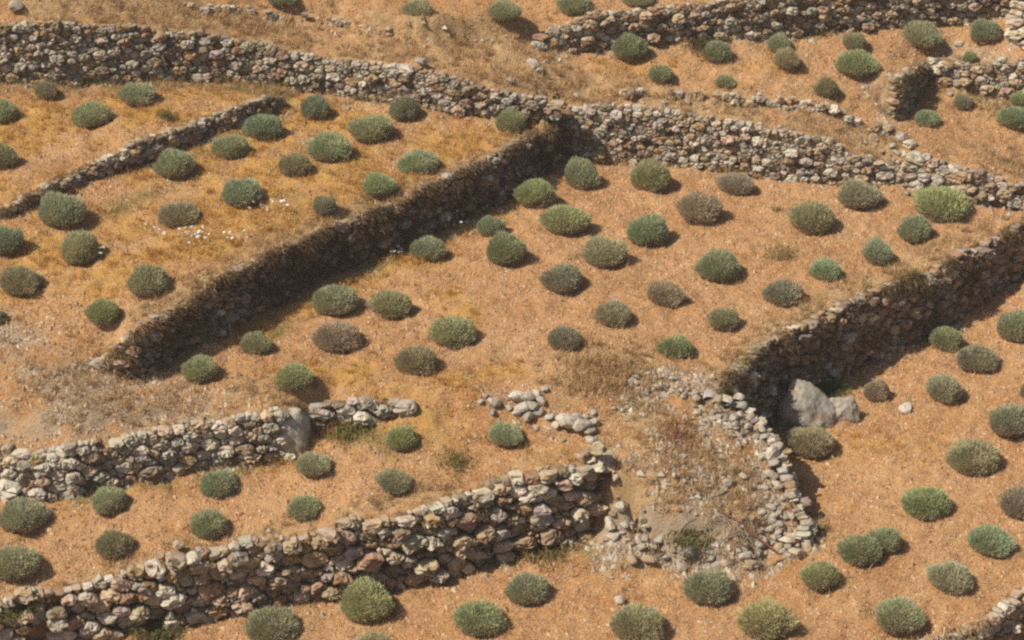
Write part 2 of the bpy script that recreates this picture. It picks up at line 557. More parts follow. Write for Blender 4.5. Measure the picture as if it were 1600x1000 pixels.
M_GROUND = make_ground_mat()
M_STONE = make_stone_mat(False)
M_STONEV = make_stone_mat(True)
M_LEAF = make_leaf_mat('shrub_foliage')
M_BLADE = make_leaf_mat('dry_blades', use_obj=False, trans=.3)
M_TWIG = make_plain('shrub_twigs', (.16, .115, .08), (.30, .24, .18), 30)
M_EARTH = make_plain('packed_earth', (.18, .105, .05), (.31, .185, .095), 9)
M_RUST = make_plain('rusty_iron', (.22, .085, .045), (.30, .14, .08), 40, .75)
M_STEM = make_plain('weed_stem', (.24, .21, .08), (.33, .27, .12), 12)
M_PETAL = make_plain('white_petals', (.72, .70, .62), (.80, .78, .72), 30)
M_DEADWOOD = make_plain('bleached_twigs', (.36, .29, .20), (.50, .42, .31), 15)


# ------------------------------------------------------------------ object helpers
def tag(o, label, cat, group=None, kind=None):
    o['label'] = label
    if cat:
        o['category'] = cat
    if group:
        o['group'] = group
    if kind:
        o['kind'] = kind
    return o


def link(name, data, mat=None, parent=None):
    o = bpy.data.objects.new(name, data)
    COL.objects.link(o)
    if mat is not None and not data.materials:
        data.materials.append(mat)
    if parent is not None:
        o.parent = parent
    return o


def empty(name, loc):
    o = bpy.data.objects.new(name, None)
    o.empty_display_size = .2
    COL.objects.link(o)
    o.location = loc
    return o


def np_mesh(name, verts, faces, cols=None, smooth=False):
    """verts (N,3); faces (M,k) with one k; cols (N,4)"""
    me = bpy.data.meshes.new(name)
    verts = np.ascontiguousarray(verts, dtype=np.float32)
    faces = np.ascontiguousarray(faces, dtype=np.int32)
    n, k = faces.shape
    me.vertices.add(len(verts))
    me.vertices.foreach_set('co', verts.ravel())
    me.loops.add(n * k)
    me.loops.foreach_set('vertex_index', faces.ravel())
    me.polygons.add(n)
    me.polygons.foreach_set('loop_start', np.arange(0, n * k, k, dtype=np.int32))
    me.polygons.foreach_set('loop_total', np.full(n, k, dtype=np.int32))
    me.polygons.foreach_set('use_smooth', np.full(n, smooth, dtype=bool))
    me.update(calc_edges=True)
    if cols is not None:
        a = me.color_attributes.new('Col', 'FLOAT_COLOR', 'POINT')
        a.data.foreach_set('color', np.ascontiguousarray(cols, dtype=np.float32).ravel())
    return me


# ------------------------------------------------------------------ the ground sheet
def build_ground():
    out = np.array([.5, 1.2, 2.5, 5, 9, 16, 30, 55, 100, 180, 300])
    X = np.concatenate([GX[0] - out[::-1], GX, GX[-1] + out])
    Y = np.concatenate([GY[0] - out[::-1], GY, GY[-1] + out])
    k = len(out)
    A = np.pad(Z, k, mode='edge')
    cov = np.stack([np.pad(np.broadcast_to(COVER[c], (NX, NY)), k, mode='edge') for c in ('gold', 'straw', 'stone', 'green')], -1)
    yy = np.repeat(Y[None], len(X), 0)
    d_up = np.clip(yy - GY[-1], 0, None)
    d_dn = np.clip(GY[0] - yy, 0, None)
    A = A + d_up * .18 - d_dn * .25 * np.clip(1 - d_dn / 1200, 0, 1)
    nx, ny = A.shape
    V = np.stack([np.repeat(X[:, None], ny, 1), yy, A], -1).reshape(-1, 3)
    I, J = np.meshgrid(np.arange(nx - 1), np.arange(ny - 1), indexing='ij')
    a = (I * ny + J).ravel()
    F = np.stack([a, a + ny, a + ny + 1, a + 1], 1)
    me = np_mesh('hillside', V, F, None, True)
    at = me.color_attributes.new('cover', 'FLOAT_COLOR', 'POINT')
    at.data.foreach_set('color', np.ascontiguousarray(cov.reshape(-1, 4), dtype=np.float32).ravel())
    o = link('hillside', me, M_GROUND)
    tag(o, 'orange brown terraced hillside soil with dry golden grass patches', 'ground', kind='structure')


build_ground()

# ------------------------------------------------------------------ dry stone walls
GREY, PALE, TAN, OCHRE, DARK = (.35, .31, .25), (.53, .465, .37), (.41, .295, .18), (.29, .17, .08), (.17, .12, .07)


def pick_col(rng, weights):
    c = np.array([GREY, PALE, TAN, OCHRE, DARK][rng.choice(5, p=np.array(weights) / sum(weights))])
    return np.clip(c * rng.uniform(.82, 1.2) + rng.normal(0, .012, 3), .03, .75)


def clip_half(poly, px, py, nx, ny):
    out = []
    L = len(poly)
    for i in range(L):
        a, b = poly[i], poly[(i + 1) % L]
        da = (a[0] - px) * nx + (a[1] - py) * ny
        db = (b[0] - px) * nx + (b[1] - py) * ny
        if da <= 0:
            out.append(a)
        if da * db < 0:
            t = da / (da - db)
            out.append((a[0] + t * (b[0] - a[0]), a[1] + t * (b[1] - a[1])))
    return out


def stone_cell_mesh(name, poly, rng, depth, thick, lod=0):
    """an uneven block whose face fills the given outline (u, v); +w is outward"""
    pts = np.array(poly)
    # drop corners that nearly coincide
    keepp = [i for i in range(len(pts)) if np.linalg.norm(pts[i] - pts[i - 1]) > .012]
    pts = pts[keepp] if len(keepp) >= 3 else pts
    c = pts.mean(0)
    pts = pts - c
    ring = []
    L = len(pts)
    for i in range(L):
        p, q = pts[i], pts[(i + 1) % L]
        ring.append(p * rng.uniform(.92, 1.02))
        e = np.linalg.norm(q - p)
        if e > (.05 if lod == 0 else .09):
            m = (p + q) / 2
            ring.append(m * rng.uniform(.95, 1.03))
    R = np.array(ring)
    K = len(R)
    tilt = rng.normal(0, .3, 2)
    rm = np.linalg.norm(R, axis=1).mean()
    fl = rng.uniform(.72, .95)
    V = [(rng.normal(0, .12) * rm, rng.normal(0, .12) * rm, depth * rng.uniform(.85, 1.15))]
    prof = ((.5, 1.0, .2), (.9, fl, .2), (1.0, .3, .08), (.97, -.5, .05), (.8, -1.0, 0))
    if lod:
        prof = ((.82, fl, .2), (1.0, .25, .08), (.9, -1.0, 0))
    for s, d, jit in prof:
        for k in range(K):
            x, y = R[k] * s * (1 + rng.normal(0, .035))
            w = d * (depth if d > 0 else thick) + rng.normal(0, jit) * depth
            if d > 0:
                w += (tilt[0] * x + tilt[1] * y) * (1 if s < .9 else .5)
            V.append((x, y, w))
    F = []
    for k in range(K):
        F.append((0, 1 + k, 1 + (k + 1) % K))
    for q in range(len(prof) - 1):
        b0, b1 = 1 + q * K, 1 + (q + 1) * K
        for k in range(K):
            k2 = (k + 1) % K
            F.append((b0 + k, b1 + k, b1 + k2))
            F.append((b0 + k, b1 + k2, b0 + k2))
    return np.array(V), np.array(F), c[0], c[1]


def earth_fill(P, S, N, root, rng):
    """the packed earth that shows in the joints and behind the top course"""
    us = np.arange(0, S[-1] + .1, .12)
    rows = []
    fr = np.concatenate([np.linspace(0, 1, 12), [1.0]])
    for i, t in enumerate(fr):
        base = np.stack([np.interp(us, S, P[:, k]) for k in range(4)], 1)
        nn = np.stack([np.interp(us, S, N[:, 0]), np.interp(us, S, N[:, 1])], 1)
        h = t * np.clip(base[:, 3] - base[:, 2], .02, None)
        out = -BATTER * h - .075 + rng.normal(0, .02, len(us))
        if i == 0:
            h = h - .1
        if i >= len(fr) - 2:
            h = h - .11
        if i == len(fr) - 1:
            out = out - .3
        rows.append(np.stack([base[:, 0] + nn[:, 0] * out, base[:, 1] + nn[:, 1] * out, base[:, 2] + h], 1))
    V = np.concatenate(rows) - np.array(root.location)
    n = len(us)
    F = []
    for r_ in range(len(fr) - 1):
        a_ = np.arange(n - 1) + r_ * n
        F.append(np.stack([a_, a_ + 1, a_ + n + 1, a_ + n], 1))
    link('earth_fill', np_mesh('earth_fill', V, np.concatenate(F), None, True), M_EARTH, root)


def build_wall(key, label, seed, rmean, rspread, rmax, weights, gap=.97, limit=300, keep=.98, cat='wall', group='dry stone terrace walls', rmin=.032, small=True, aniso=1.6, big=None, rugged=.028, ragged=.05):
    rng = np.random.default_rng(seed)
    P = WALLS[key]
    d = np.diff(P[:, :2], axis=0)
    sl = np.linalg.norm(d, axis=1)
    S = np.concatenate([[0], np.cumsum(sl)])
    N = seg_normals(P)
    Ltot = S[-1]
    Hs = P[:, 3] - P[:, 2]
    area = float(np.sum(sl * (Hs[1:] + Hs[:-1]) / 2))

    ru = np.arange(0, Ltot + .5, .22)
    rh = np.convolve(rng.normal(0, 1, len(ru) + 2), [.3, .5, .3], 'same')[1:-1] * ragged * min(1.0, float(Hs.mean()))

    def height(u):
        return np.interp(u, S, Hs) + np.interp(u, ru, rh)
    # variable dart throwing, big stones first
    want = int(area * 3.2 / (math.pi * rmean ** 2)) + 60
    rad = np.sort(np.clip(rmean * np.exp(rng.normal(0, rspread, want)), rmin, rmax))[::-1]
    A = np.zeros((want + 60, 3))
    m = 0
    for px, v, r in (big or []):
        u = float(np.interp(px, WALLPX[key], S[:len(WALLPX[key])]))
        A[m] = (u, v * float(height(u)) * aniso, r)
        m += 1
    for r in rad:
        us_ = rng.uniform(0, Ltot, 18)
        hs_ = np.clip(height(us_), .05, None)
        lo = np.minimum(r * .45, hs_ * .5)
        hi = np.maximum(hs_ - r * .4, hs_ * .5)
        vs2 = (lo + (hi - lo) * rng.random(18)) * aniso
        if m:
            d2 = (A[:m, 0][None] - us_[:, None]) ** 2 + (A[:m, 1][None] - vs2[:, None]) ** 2
            ok = np.all(d2 >= (.68 * (A[:m, 2] + r))[None] ** 2, axis=1)
            if not ok.any():
                continue
            k = int(np.argmax(ok))
        else:
            k = 0
        A[m] = (us_[k], vs2[k], r)
        m += 1
    pu, pv, pr = A[:m, 0].copy(), A[:m, 1] / aniso, A[:m, 2].copy()
    a0 = P[len(P) // 2]
    rcut = np.sort(pr)[::-1][min(len(pr) - 1, limit)]
    root = empty('stone_wall', (a0[0], a0[1], a0[2]))
    tag(root, label, cat, group)
    if key not in NOCUT:
        earth_fill(P, S, N, root, rng)
    stones = []
    for i in range(len(pu)):
        if rng.random() > keep:
            continue
        R = pr[i] * 1.5
        poly = [(R * math.cos(t), R * math.sin(t)) for t in np.linspace(0, 2 * math.pi, 13)[:-1]]
        dd = np.hypot(pu - pu[i], (pv - pv[i]) * aniso)
        for j in np.argsort(dd)[1:16]:
            vx, vy = pu[j] - pu[i], (pv[j] - pv[i]) * aniso
            D2 = vx * vx + vy * vy
            t = .5 + (pr[i] ** 2 - pr[j] ** 2) / (2 * D2)
            t = min(max(t, .12), .95)
            D = math.sqrt(D2)
            poly = clip_half(poly, vx * t, vy * t, vx / D, vy / D)
            if len(poly) < 3:
                break
        if len(poly) < 3:
            continue
        if len(poly) >= 3:
            hh = float(height(pu[i]))
            poly = clip_half(poly, 0, (hh - pv[i] + rng.normal(.015, .03)) * aniso, 0, 1)
        if len(poly) < 3:
            continue
        poly = [(x * gap, y * gap / aniso) for x, y in poly]
        dep = rng.uniform(.25, .75) * pr[i] + .012
        V, F, cx, cy = stone_cell_mesh('s', poly, rng, dep, .1 + .4 * pr[i], 0 if pr[i] >= rcut else 1)
        u, v = pu[i] + cx, pv[i] + cy
        k = min(max(int(np.searchsorted(S, u)) - 1, 0), len(S) - 2)
        t = (u - S[k]) / max(S[k + 1] - S[k], 1e-6)
        n = N[k] * (1 - t) + N[k + 1] * t
        n /= np.linalg.norm(n)
        tx = np.array([-n[1], n[0]])
        base = P[k] * (1 - t) + P[k + 1] * t
        out = -BATTER * v + rng.normal(-.01, rugged) + (rng.uniform(0, 2.0) * rugged if pr[i] > .17 else 0)
        loc = np.array([base[0] + n[0] * out, base[1] + n[1] * out, base[2] + v])
        # axes: u along the wall, v up (leaning back), w outward
        bl = math.sqrt(1 + BATTER ** 2)
        U = np.array([tx[0], tx[1], 0]); VV = np.array([-n[0] * BATTER, -n[1] * BATTER, 1]) / bl; W = np.array([n[0], n[1], BATTER]) / bl
        G = V @ np.stack([U, VV, W])
        if key == 'leftmid' and u > S[-1] - .26 and v > .12:
            continue
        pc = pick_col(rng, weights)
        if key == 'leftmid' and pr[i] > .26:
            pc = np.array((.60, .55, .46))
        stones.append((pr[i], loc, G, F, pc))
    stones.sort(key=lambda s: -s[0])
    for r, loc, G, F, c in stones[:limit]:
        me = np_mesh('stone', G, F, None, False)
        o = link('stone', me, M_STONE, root)
        o.location = Vector(loc) - root.location
        o.color = (*c, 1)
    rest = stones[limit:]
    vs_, fs_, cs_, off = [], [], [], 0
    for r, loc, G, F, c in rest:
        vs_.append(G + loc); fs_.append(F + off); cs_.append(np.tile([*c, 1], (len(G), 1))); off += len(G)
    if small:
        # chinking stones wedged into the joints
        n_ch = int(area * 12)
        for q in range(n_ch):
            u = rng.uniform(0, Ltot); h = max(float(height(u)), .03); v = rng.uniform(0, h * 1.02)
            k = min(max(int(np.searchsorted(S, u)) - 1, 0), len(S) - 2)
            t = (u - S[k]) / max(S[k + 1] - S[k], 1e-6)
            n = N[k] * (1 - t) + N[k + 1] * t
            base = P[k] * (1 - t) + P[k + 1] * t
            out = -BATTER * v - rng.uniform(.0, .05)
            G, F = chip_geo(rng, rng.uniform(.025, .055))
            loc = np.array([base[0] + n[0] * out, base[1] + n[1] * out, base[2] + v])
            vs_.append(G + loc); fs_.append(F + off); cs_.append(np.tile([*(pick_col(rng, weights) * .85), 1], (len(G), 1))); off += len(G)
    if vs_:
        me = np_mesh('chinking', np.vstack(vs_) - np.array(root.location), np.vstack(fs_), np.vstack(cs_))
        o = link('small_stones', me, M_STONEV, root)
        o['kind'] = 'stuff'
    return root


ICO = None


def ico_base():
    global ICO
    if ICO is None:
        bm = bmesh.new()
        bmesh.ops.create_icosphere(bm, subdivisions=1, radius=1)
        bm.verts.ensure_lookup_table()
        ICO = (np.array([v.co[:] for v in bm.verts]), np.array([[v.index for v in f.verts] for f in bm.faces]))
        bm.free()
    return ICO


def chip_geo(rng, r):
    V, F = ico_base()
    q = rng.normal(size=(3, 3))
    q, _ = np.linalg.qr(q)
    G = V * (1 + rng.normal(0, .16, (len(V), 1))) * np.array([1.15, .9, .65]) * r
    return G @ q, F


build_wall('topleft', 'long tall grey dry stone wall along the upper left, above the yellow grass terraces', 1, 0.053, 0.5, 0.19, (4.5, 1.8, 2, 2.6, 3), rmin=.028)
build_wall('topright', 'pale tan dry stone wall with white stones at the head of the middle field', 2, 0.06, 0.44, 0.17, (2.3, 3, 4, 2.2, .9), rmin=.03)
build_wall('lower', 'tall wall of large tan boulders and stones across the lower left foreground', 3, 0.068, 0.55, 0.2, (2.2, 2.2, 3.6, 3.4, 1.6), gap=.97,
           big=[(60, .3, .25), (100, .25, .3), (160, .62, .26), (95, .7, .18), (285, .72, .24), (275, .42, .26), (335, .45, .28), (310, .9, .16), (390, .68, .27), (390, .3, .22), (438, .4, .22), (435, .75, .2), (495, .62, .30),
                (580, .5, .27), (545, .8, .2), (650, .62, .28), (665, .25, .28), (700, .6, .22), (730, .72, .24), (615, .3, .2), (860, .2, .26), (820, .15, .26), (845, .42, .27), (885, .52, .2), (882, .85, .16), (818, .62, .18), (915, .6, .2), (755, .5, .2), (790, .75, .18)], rugged=.055, ragged=.09)
LEFTMID = build_wall('leftmid', 'short grey white stone wall ending in a large grey boulder at mid left', 4, 0.068, 0.46, 0.18, (4.5, 4, 2, .8, .5), gap=.97,
           big=[(332, .55, .2), (385, .35, .2), (348, .85, .16), (285, .15, .2), (240, .2, .24), (295, .3, .18), (15, .18, .32), (92, .25, .2), (415, .5, .15)])
build_wall('leftend', 'low run of few rounded boulders fading into the slope at centre left', 5, 0.12, 0.35, 0.2, (5, 3, 1.5, 1, .5), gap=.9)
build_wall('diag', 'long shaded overgrown wall running diagonally between golden grass and middle field', 6, 0.065, 0.42, 0.18, (.8, .15, .7, 3, 6))  # dark stone mix puts part of the wall's shade into the colour
build_wall('upleft', 'low crumbling overgrown wall between two grass terraces at upper left', 7, 0.065, 0.42, 0.16, (4, 1.5, 2, 2, 2))
build_wall('right', 'tall brown shaded wall running diagonally behind the large boulder at right', 8, 0.06, 0.46, 0.18, (1, .7, 2, 4, 4))  # stones weighted darker, so some of this face's shade is painted in
build_wall('bastion', 'curved right edge wall of pale stones holding the rubble slope at lower centre', 9, 0.062, 0.42, 0.13, (5, 4, 1.5, .6, .3), gap=.97, rmin=.035, rugged=.07, ragged=.1)
build_wall('topback', 'brown stone wall along the top right edge behind the upper bushes', 10, 0.06, 0.46, 0.18, (1.8, 1.6, 4, 3, 1.4))
build_wall('notch', 'short dark shaded return wall at a notch on the upper right', 11, 0.06, 0.4, 0.16, (1, .3, 1.5, 3, 4), limit=60)  # dark stone colours deepen the shadow in the notch
build_wall('nook', 'rough stone wall of a sunken nook at the right edge, near the top', 12, 0.066, 0.5, 0.2, (2.5, 2.5, 4, 2, .6))
BROKEN = build_wall('broken', 'tumbled low stone wall stub at the right edge of the middle field', 13, 0.07, 0.48, 0.2, (4, 3, 3, 1.5, .5), keep=.93)
build_wall('topbroken', 'faint half buried line of stones on the bank at the top left', 14, 0.06, 0.4, 0.13, (2, 2, 3.5, 2, 1), keep=.5, small=False)
build_wall('shelf', 'broken low line of half buried stones on the bank below the upper right bushes', 15, 0.06, 0.42, 0.14, (3, 2.5, 3, 2, .7), keep=.6, small=False)
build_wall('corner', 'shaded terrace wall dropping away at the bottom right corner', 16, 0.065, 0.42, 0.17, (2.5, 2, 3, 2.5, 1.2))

# ------------------------------------------------------------------ loose rocks and boulders
def rock_mesh(seed, sub=2, squash=(1, .85, .65), rough=.16):
    rng = np.random.default_rng(seed)
    bm = bmesh.new()
    bmesh.ops.create_icosphere(bm, subdivisions=sub, radius=1)
    ns = rng.normal(size=(13, 3)); ns /= np.linalg.norm(ns, axis=1)[:, None]
    cut = rng.uniform(.5, .85, 13)
    for v in bm.verts:
        p = np.array(v.co)
        for n_, c_ in zip(ns, cut):
            e = p @ n_ - c_
            if e > 0:
                p = p - n_ * e * .9
        p = p * (1 + rng.normal(0, rough * .25)) * np.array(squash)
        v.co = p
    me = bpy.data.meshes.new('rock')
    bm.to_mesh(me)
    bm.free()
    me.materials.append(M_STONE)
    return me


ROCKS = [rock_mesh(100 + i) for i in range(10)]


def rock(px, py, wpx, label, col=PALE, sink=.3, name='loose_rock', parent=None, grp=None, rot=None, rng=np.random.default_rng(5)):
    p = ground(px, py)
    dist = (Vector(CAM) - p).length
    r = wpx / 2 / (FPX / dist)
    o = link(name, ROCKS[int(rng.integers(10))], None, parent)
    loc = p + Vector((0, 0, r * (.65 - sink)))
    o.location = loc - parent.location if parent else loc
    o.rotation_euler = (rng.normal(0, .2), rng.normal(0, .2), rng.uniform(0, 6.28) if rot is None else rot)
    o.scale = (r * 1.05, r * 1.05, r * rng.uniform(.9, 1.25))
    c = np.array(col) * rng.uniform(.9, 1.12)
    o.color = (*c, 1)
    if parent is None:
        tag(o, label, 'rock', grp)
    return o


def hull_boulder(name, pts, loc, label, col, seed, sub=4, parent=None):
    bm = bmesh.new()
    for p in pts:
        bm.verts.new(p)
    bmesh.ops.convex_hull(bm, input=bm.verts)
    bmesh.ops.triangulate(bm, faces=bm.faces)
    for i in range(sub):
        bmesh.ops.subdivide_edges(bm, edges=bm.edges, cuts=1, use_grid_fill=True)
        bmesh.ops.smooth_vert(bm, verts=bm.verts, factor=.14 if i < 2 else .08, use_axis_x=True, use_axis_y=True, use_axis_z=True)
    rng = np.random.default_rng(seed)
    from mathutils import noise as mn
    for v in bm.verts:
        v.co += v.normal * (.035 * mn.noise(v.co * 2.6 + Vector((seed, 0, 0))) + .025 * mn.noise(v.co * 6) + .02 * mn.noise(v.co * 14))
    me = bpy.data.meshes.new(name)
    bm.to_mesh(me)
    bm.free()
    for f in me.polygons:
        f.use_smooth = True
    o = link(name, me, M_STONE, parent)
    o.location = loc - parent.location if parent else loc
    o.color = (*col, 1)
    if parent is None:
        tag(o, label, 'boulder')
    else:
        o['label'] = label
    return o


g = ground(1260, 668)
hull_boulder('boulder', [(-.58, -.15, -.15), (.58, -.3, -.15), (.56, .35, -.15), (-.5, .4, -.15), (-.54, -.05, .28), (-.26, .1, .86), (-.05, .15, .82), (.32, .1, .52), (.57, -.05, .3), (.1, -.42, .1), (-.4, -.3, .25), (-.12, -.15, .68), (.45, -.28, .15)],
             g + Vector((0, .25, 0)), 'large pointed grey boulder at the foot of the shaded right wall', (.31, .285, .235), 3)
g = ground(1315, 655)
hull_boulder('boulder', [(-.32, -.2, -.1), (.34, -.2, -.1), (.32, .3, -.1), (-.3, .3, -.1), (-.25, 0, .38), (.2, .05, .4), (.32, 0, .2), (0, -.25, .2)],
             g + Vector((0, .15, 0)), 'rounded grey boulder leaning right of the large pointed boulder', (.34, .305, .245), 8)
g = ground(458, 716)
hull_boulder('stone', [(-.27, -.2, -.1), (.25, -.22, -.1), (.3, .3, -.1), (-.28, .3, -.1), (-.27, -.12, .55), (.05, -.16, .66), (.2, 0, .86), (.3, .1, .6), (-.2, .25, .76), (.26, -.15, .25)],
             g + Vector((-.1, .12, 0)), 'large blocky grey boulder ending the wall', (.34, .31, .26), 12, 3, LEFTMID).scale = (1.35, 1.2, 1.12)
rock(1413, 642, 30, 'white flat rock on the soil right of the two big boulders', (.60, .55, .48), .35)
rock(968, 942, 24, 'small pale rock alone on soil in the bottom foreground', PALE, .2)
rock(833, 106, 24, 'larger pale rock on the straw bank above the long wall', PALE, .2)
rock(843, 113, 15, 'small rock touching the larger pale rock on the straw bank', GREY, .2)
rock(659, 104, 22, 'grey block sitting on top of the long upper wall', GREY, -.1)
rock(799, 132, 18, 'blue grey stone perched on the upper wall near centre', GREY, -.1)
rock(902, 155, 15, 'pale stone perched where the two upper walls meet', PALE, -.1)
rock(26, 18, 30, 'big grey stone on bare soil at the top left corner', GREY, .1)
rock(421, 832, 12, 'tiny white stone on the soil edge above the boulder wall', (.66, .62, .55), .1)
rock(1073, 163, 12, 'small tan stone on the straw bank above the pale wall', TAN, .2)
rock(1408, 550, 16, 'small tan stone at the foot of the shaded right wall', TAN, .2)
rock(1375, 562, 12, 'smallest stone near the foot of the shaded right wall', PALE, .2)
rock(1257, 854, 12, 'small pale stone on soil just right of the rubble slope', PALE, .2)
rock(1502, 138, 22, 'tan block on the floor of the nook under its wall', TAN, .1)
rock(1484, 150, 11, 'small white stone on the floor of the nook', PALE, .2)
rock(1498, 72, 16, 'flat white stone below the top right bush', PALE, .3)
rock(724, 862, 20, 'fallen tan stone at the foot of the boulder wall', TAN, .2)

# the collapsed wall, the rubble slope
rngR = np.random.default_rng(77)
ct = empty('collapsed_wall', ground(850, 650))
tag(ct, 'collapsed heap of white and grey stones left of the rubble slope', 'stone heap')
for px, py, w in [(768, 632, 16), (752, 630, 12), (760, 622, 10), (775, 633, 20), (806, 626, 28), (822, 628, 24), (818, 645, 26), (832, 640, 22), (838, 620, 16), (845, 630, 18), (826, 656, 22), (843, 648, 18), (806, 650, 16), (850, 612, 14),
                  (884, 666, 38), (905, 674, 36), (897, 660, 22), (920, 680, 22), (930, 664, 18), (925, 692, 18), (934, 700, 18), (915, 655, 14), (870, 668, 18), (770, 648, 12), (858, 655, 16), (838, 672, 14), (928, 648, 12), (880, 690, 10), (795, 640, 12)]:
    rock(px, py, w * 1.15, None, [PALE, GREY, (.56, .52, .45)][int(rngR.integers(3))], .15, 'stone', ct)
for i in range(34):
    rock(1398 + rngR.normal(0, 17), 264 + rngR.normal(0, 16), rngR.uniform(7, 19), None, [TAN, GREY, PALE, OCHRE][int(rngR.integers(4))], .2, 'stone', BROKEN)
mo = empty('rubble_slope', ground(1080, 760))
tag(mo, 'rubble slope of small grey stones and dry grass between two terraces', 'rubble')


def scatter_rubble(parent, pts, spread, n, wmin, wmax, cols, name='stone'):
    for i in range(n):
        k = rngR.integers(len(pts) - 1)
        t = rngR.random()
        px = pts[k][0] * (1 - t) + pts[k + 1][0] * t + rngR.normal(0, spread)
        py = pts[k][1] * (1 - t) + pts[k + 1][1] * t + rngR.normal(0, spread * .6)
        rock(px, py, wmin + (wmax - wmin) * rngR.random() ** 2.2, None, cols[int(rngR.integers(len(cols)))], rngR.uniform(0, .25), name, parent)


GC = [GREY, PALE, PALE, (.47, .43, .36), TAN]
scatter_rubble(mo, [(1085, 612), (1140, 634), (1183, 672), (1204, 712), (1210, 756), (1225, 796)], 8, 50, 10, 22, GC)
scatter_rubble(mo, [(990, 600), (1050, 605), (1090, 625), (1150, 680)], 20, 70, 9, 18, GC)
scatter_rubble(mo, [(960, 640), (1040, 690), (1120, 740), (1180, 800)], 30, 30, 8, 14, GC)
scatter_rubble(mo, [(1170, 760), (1205, 800), (1215, 845), (1180, 868)], 18, 75, 10, 22, GC)
scatter_rubble(mo, [(960, 815), (1000, 850), (1060, 865), (1120, 880), (1180, 880)], 14, 60, 10, 26, GC)
for px, py, w, c in [(1205, 715, 34, PALE), (953, 828, 30, PALE), (1075, 872, 34, PALE), (958, 845, 24, PALE), (1012, 880, 24, TAN), (988, 880, 26, TAN), (1120, 888, 24, GREY), (1180, 868, 22, GREY), (1207, 812, 20, PALE), (1200, 745, 20, PALE), (1213, 762, 20, PALE), (1034, 708, 18, GREY), (962, 752, 16, PALE)]:
    rock(px, py, w, None, c, .15, 'stone', mo)


# ------------------------------------------------------------------ gravel, chips and clods: too many to count
def sample_ground(n, weight, seed, margin=90, maxslope=.9):
    r = np.random.default_rng(seed)
    x = r.uniform(-12.5, 12.5, n)
    y = r.uniform(-9.5, 14, n)
    z = bil(Z, x, y)
    u, v = project(x, y, z)
    ok = (u > -margin) & (u < 1600 + margin) & (v > -margin) & (v < 1000 + margin) & (bil(SLOPE, x, y) < maxslope)
    ok &= r.random(n) < weight(x, y)
    return np.stack([x[ok], y[ok], z[ok]], 1)


PYR = np.array([[1, 0, 0], [0, 1, 0], [-1, -.1, 0], [0, -1, 0], [.1, .1, .8]], float)
PYF = np.array([[0, 1, 4], [1, 2, 4], [2, 3, 4], [3, 0, 4]])


def chips(name, label, cat, P, rmin, rmax, cols, seed, pw=2.0):
    r = np.random.default_rng(seed)
    n = len(P)
    s = rmin + (rmax - rmin) * r.random(n) ** pw
    a = r.uniform(0, 6.28, n)
    V = PYR[None] * (1 + r.normal(0, .25, (n, 5, 1)))
    V = V * np.stack([s * r.uniform(.8, 1.3, n), s * r.uniform(.6, 1, n), s * r.uniform(.7, 1.4, n)], 1)[:, None]
    ca, sa = np.cos(a)[:, None], np.sin(a)[:, None]
    W = np.stack([V[..., 0] * ca - V[..., 1] * sa, V[..., 0] * sa + V[..., 1] * ca, V[..., 2] - .15 * s[:, None]], -1)
    W = W + P[:, None]
    F = (PYF[None] + (np.arange(n) * 5)[:, None, None]).reshape(-1, 3)
    C = np.array(cols)[r.integers(len(cols), size=n)] * r.uniform(.8, 1.2, (n, 1))
    C = np.concatenate([C, np.ones((n, 1))], 1)
    me = np_mesh(name, W.reshape(-1, 3), F, np.repeat(C, 5, 0))
    o = link(name, me, M_STONEV)
    tag(o, label, cat, kind='stuff')


cv = lambda k, x, y: bil(COVER[k], x, y)
chips('soil_clods', 'small clods and pale chips strewn over the orange soil', 'soil',
      sample_ground(420000, lambda x, y: np.clip(.5 - .45 * cv('gold', x, y) - .35 * cv('straw', x, y) + .2 * vnoise(.6, 91, x, y), .04, 1), 1), .008, .047,
      [(.52, .32, .165), (.56, .37, .21), (.44, .22, .095), (.38, .18, .075), (.54, .34, .18), (.48, .26, .12), (.50, .28, .13), (.42, .22, .10)], 2, 2.4)
chips('gravel', 'grey and pale gravel on the rubble slope', 'gravel',
      sample_ground(300000, lambda x, y: np.where((x > 1.2) & (x < 5.6) & (y < 0), np.clip(cv('stone', x, y) * 1.1 - .15, 0, 1), 0), 3), .02, .095,
      [GREY, PALE, (.50, .43, .33), (.46, .35, .23), (.42, .36, .28)], 4, 2.0)
chips('gravel', 'tan gravel on the stony ground at left and on the upper banks', 'gravel',
      sample_ground(200000, lambda x, y: np.where((x > 1.2) & (x < 5.6) & (y < 0), 0, np.clip(cv('stone', x, y) * .9 - .1, 0, 1)), 3), .014, .07,
      [(.52, .41, .29), (.56, .46, .34), TAN, (.44, .31, .19), (.50, .36, .23)], 4, 2.4)

def feet(keys, per_m, seed):
    r = np.random.default_rng(seed)
    out = []
    for k in keys:
        P = WALLS[k]
        N = seg_normals(P)
        sl = np.linalg.norm(np.diff(P[:, :2], axis=0), axis=1)
        S = np.concatenate([[0], np.cumsum(sl)])
        n = int(S[-1] * per_m)
        u = r.uniform(0, S[-1], n)
        u = u[vnoise(.7, seed, u, u * 0 + 3) + .2 > r.uniform(-.6, .8, n)]
        d = .04 + .4 * r.random(len(u)) ** 1.8
        x = np.interp(u, S, P[:, 0]) + np.interp(u, S, N[:, 0]) * d
        y = np.interp(u, S, P[:, 1]) + np.interp(u, S, N[:, 1]) * d
        out.append(np.stack([x, y, bil(Z, x, y)], 1))
    return np.concatenate(out)


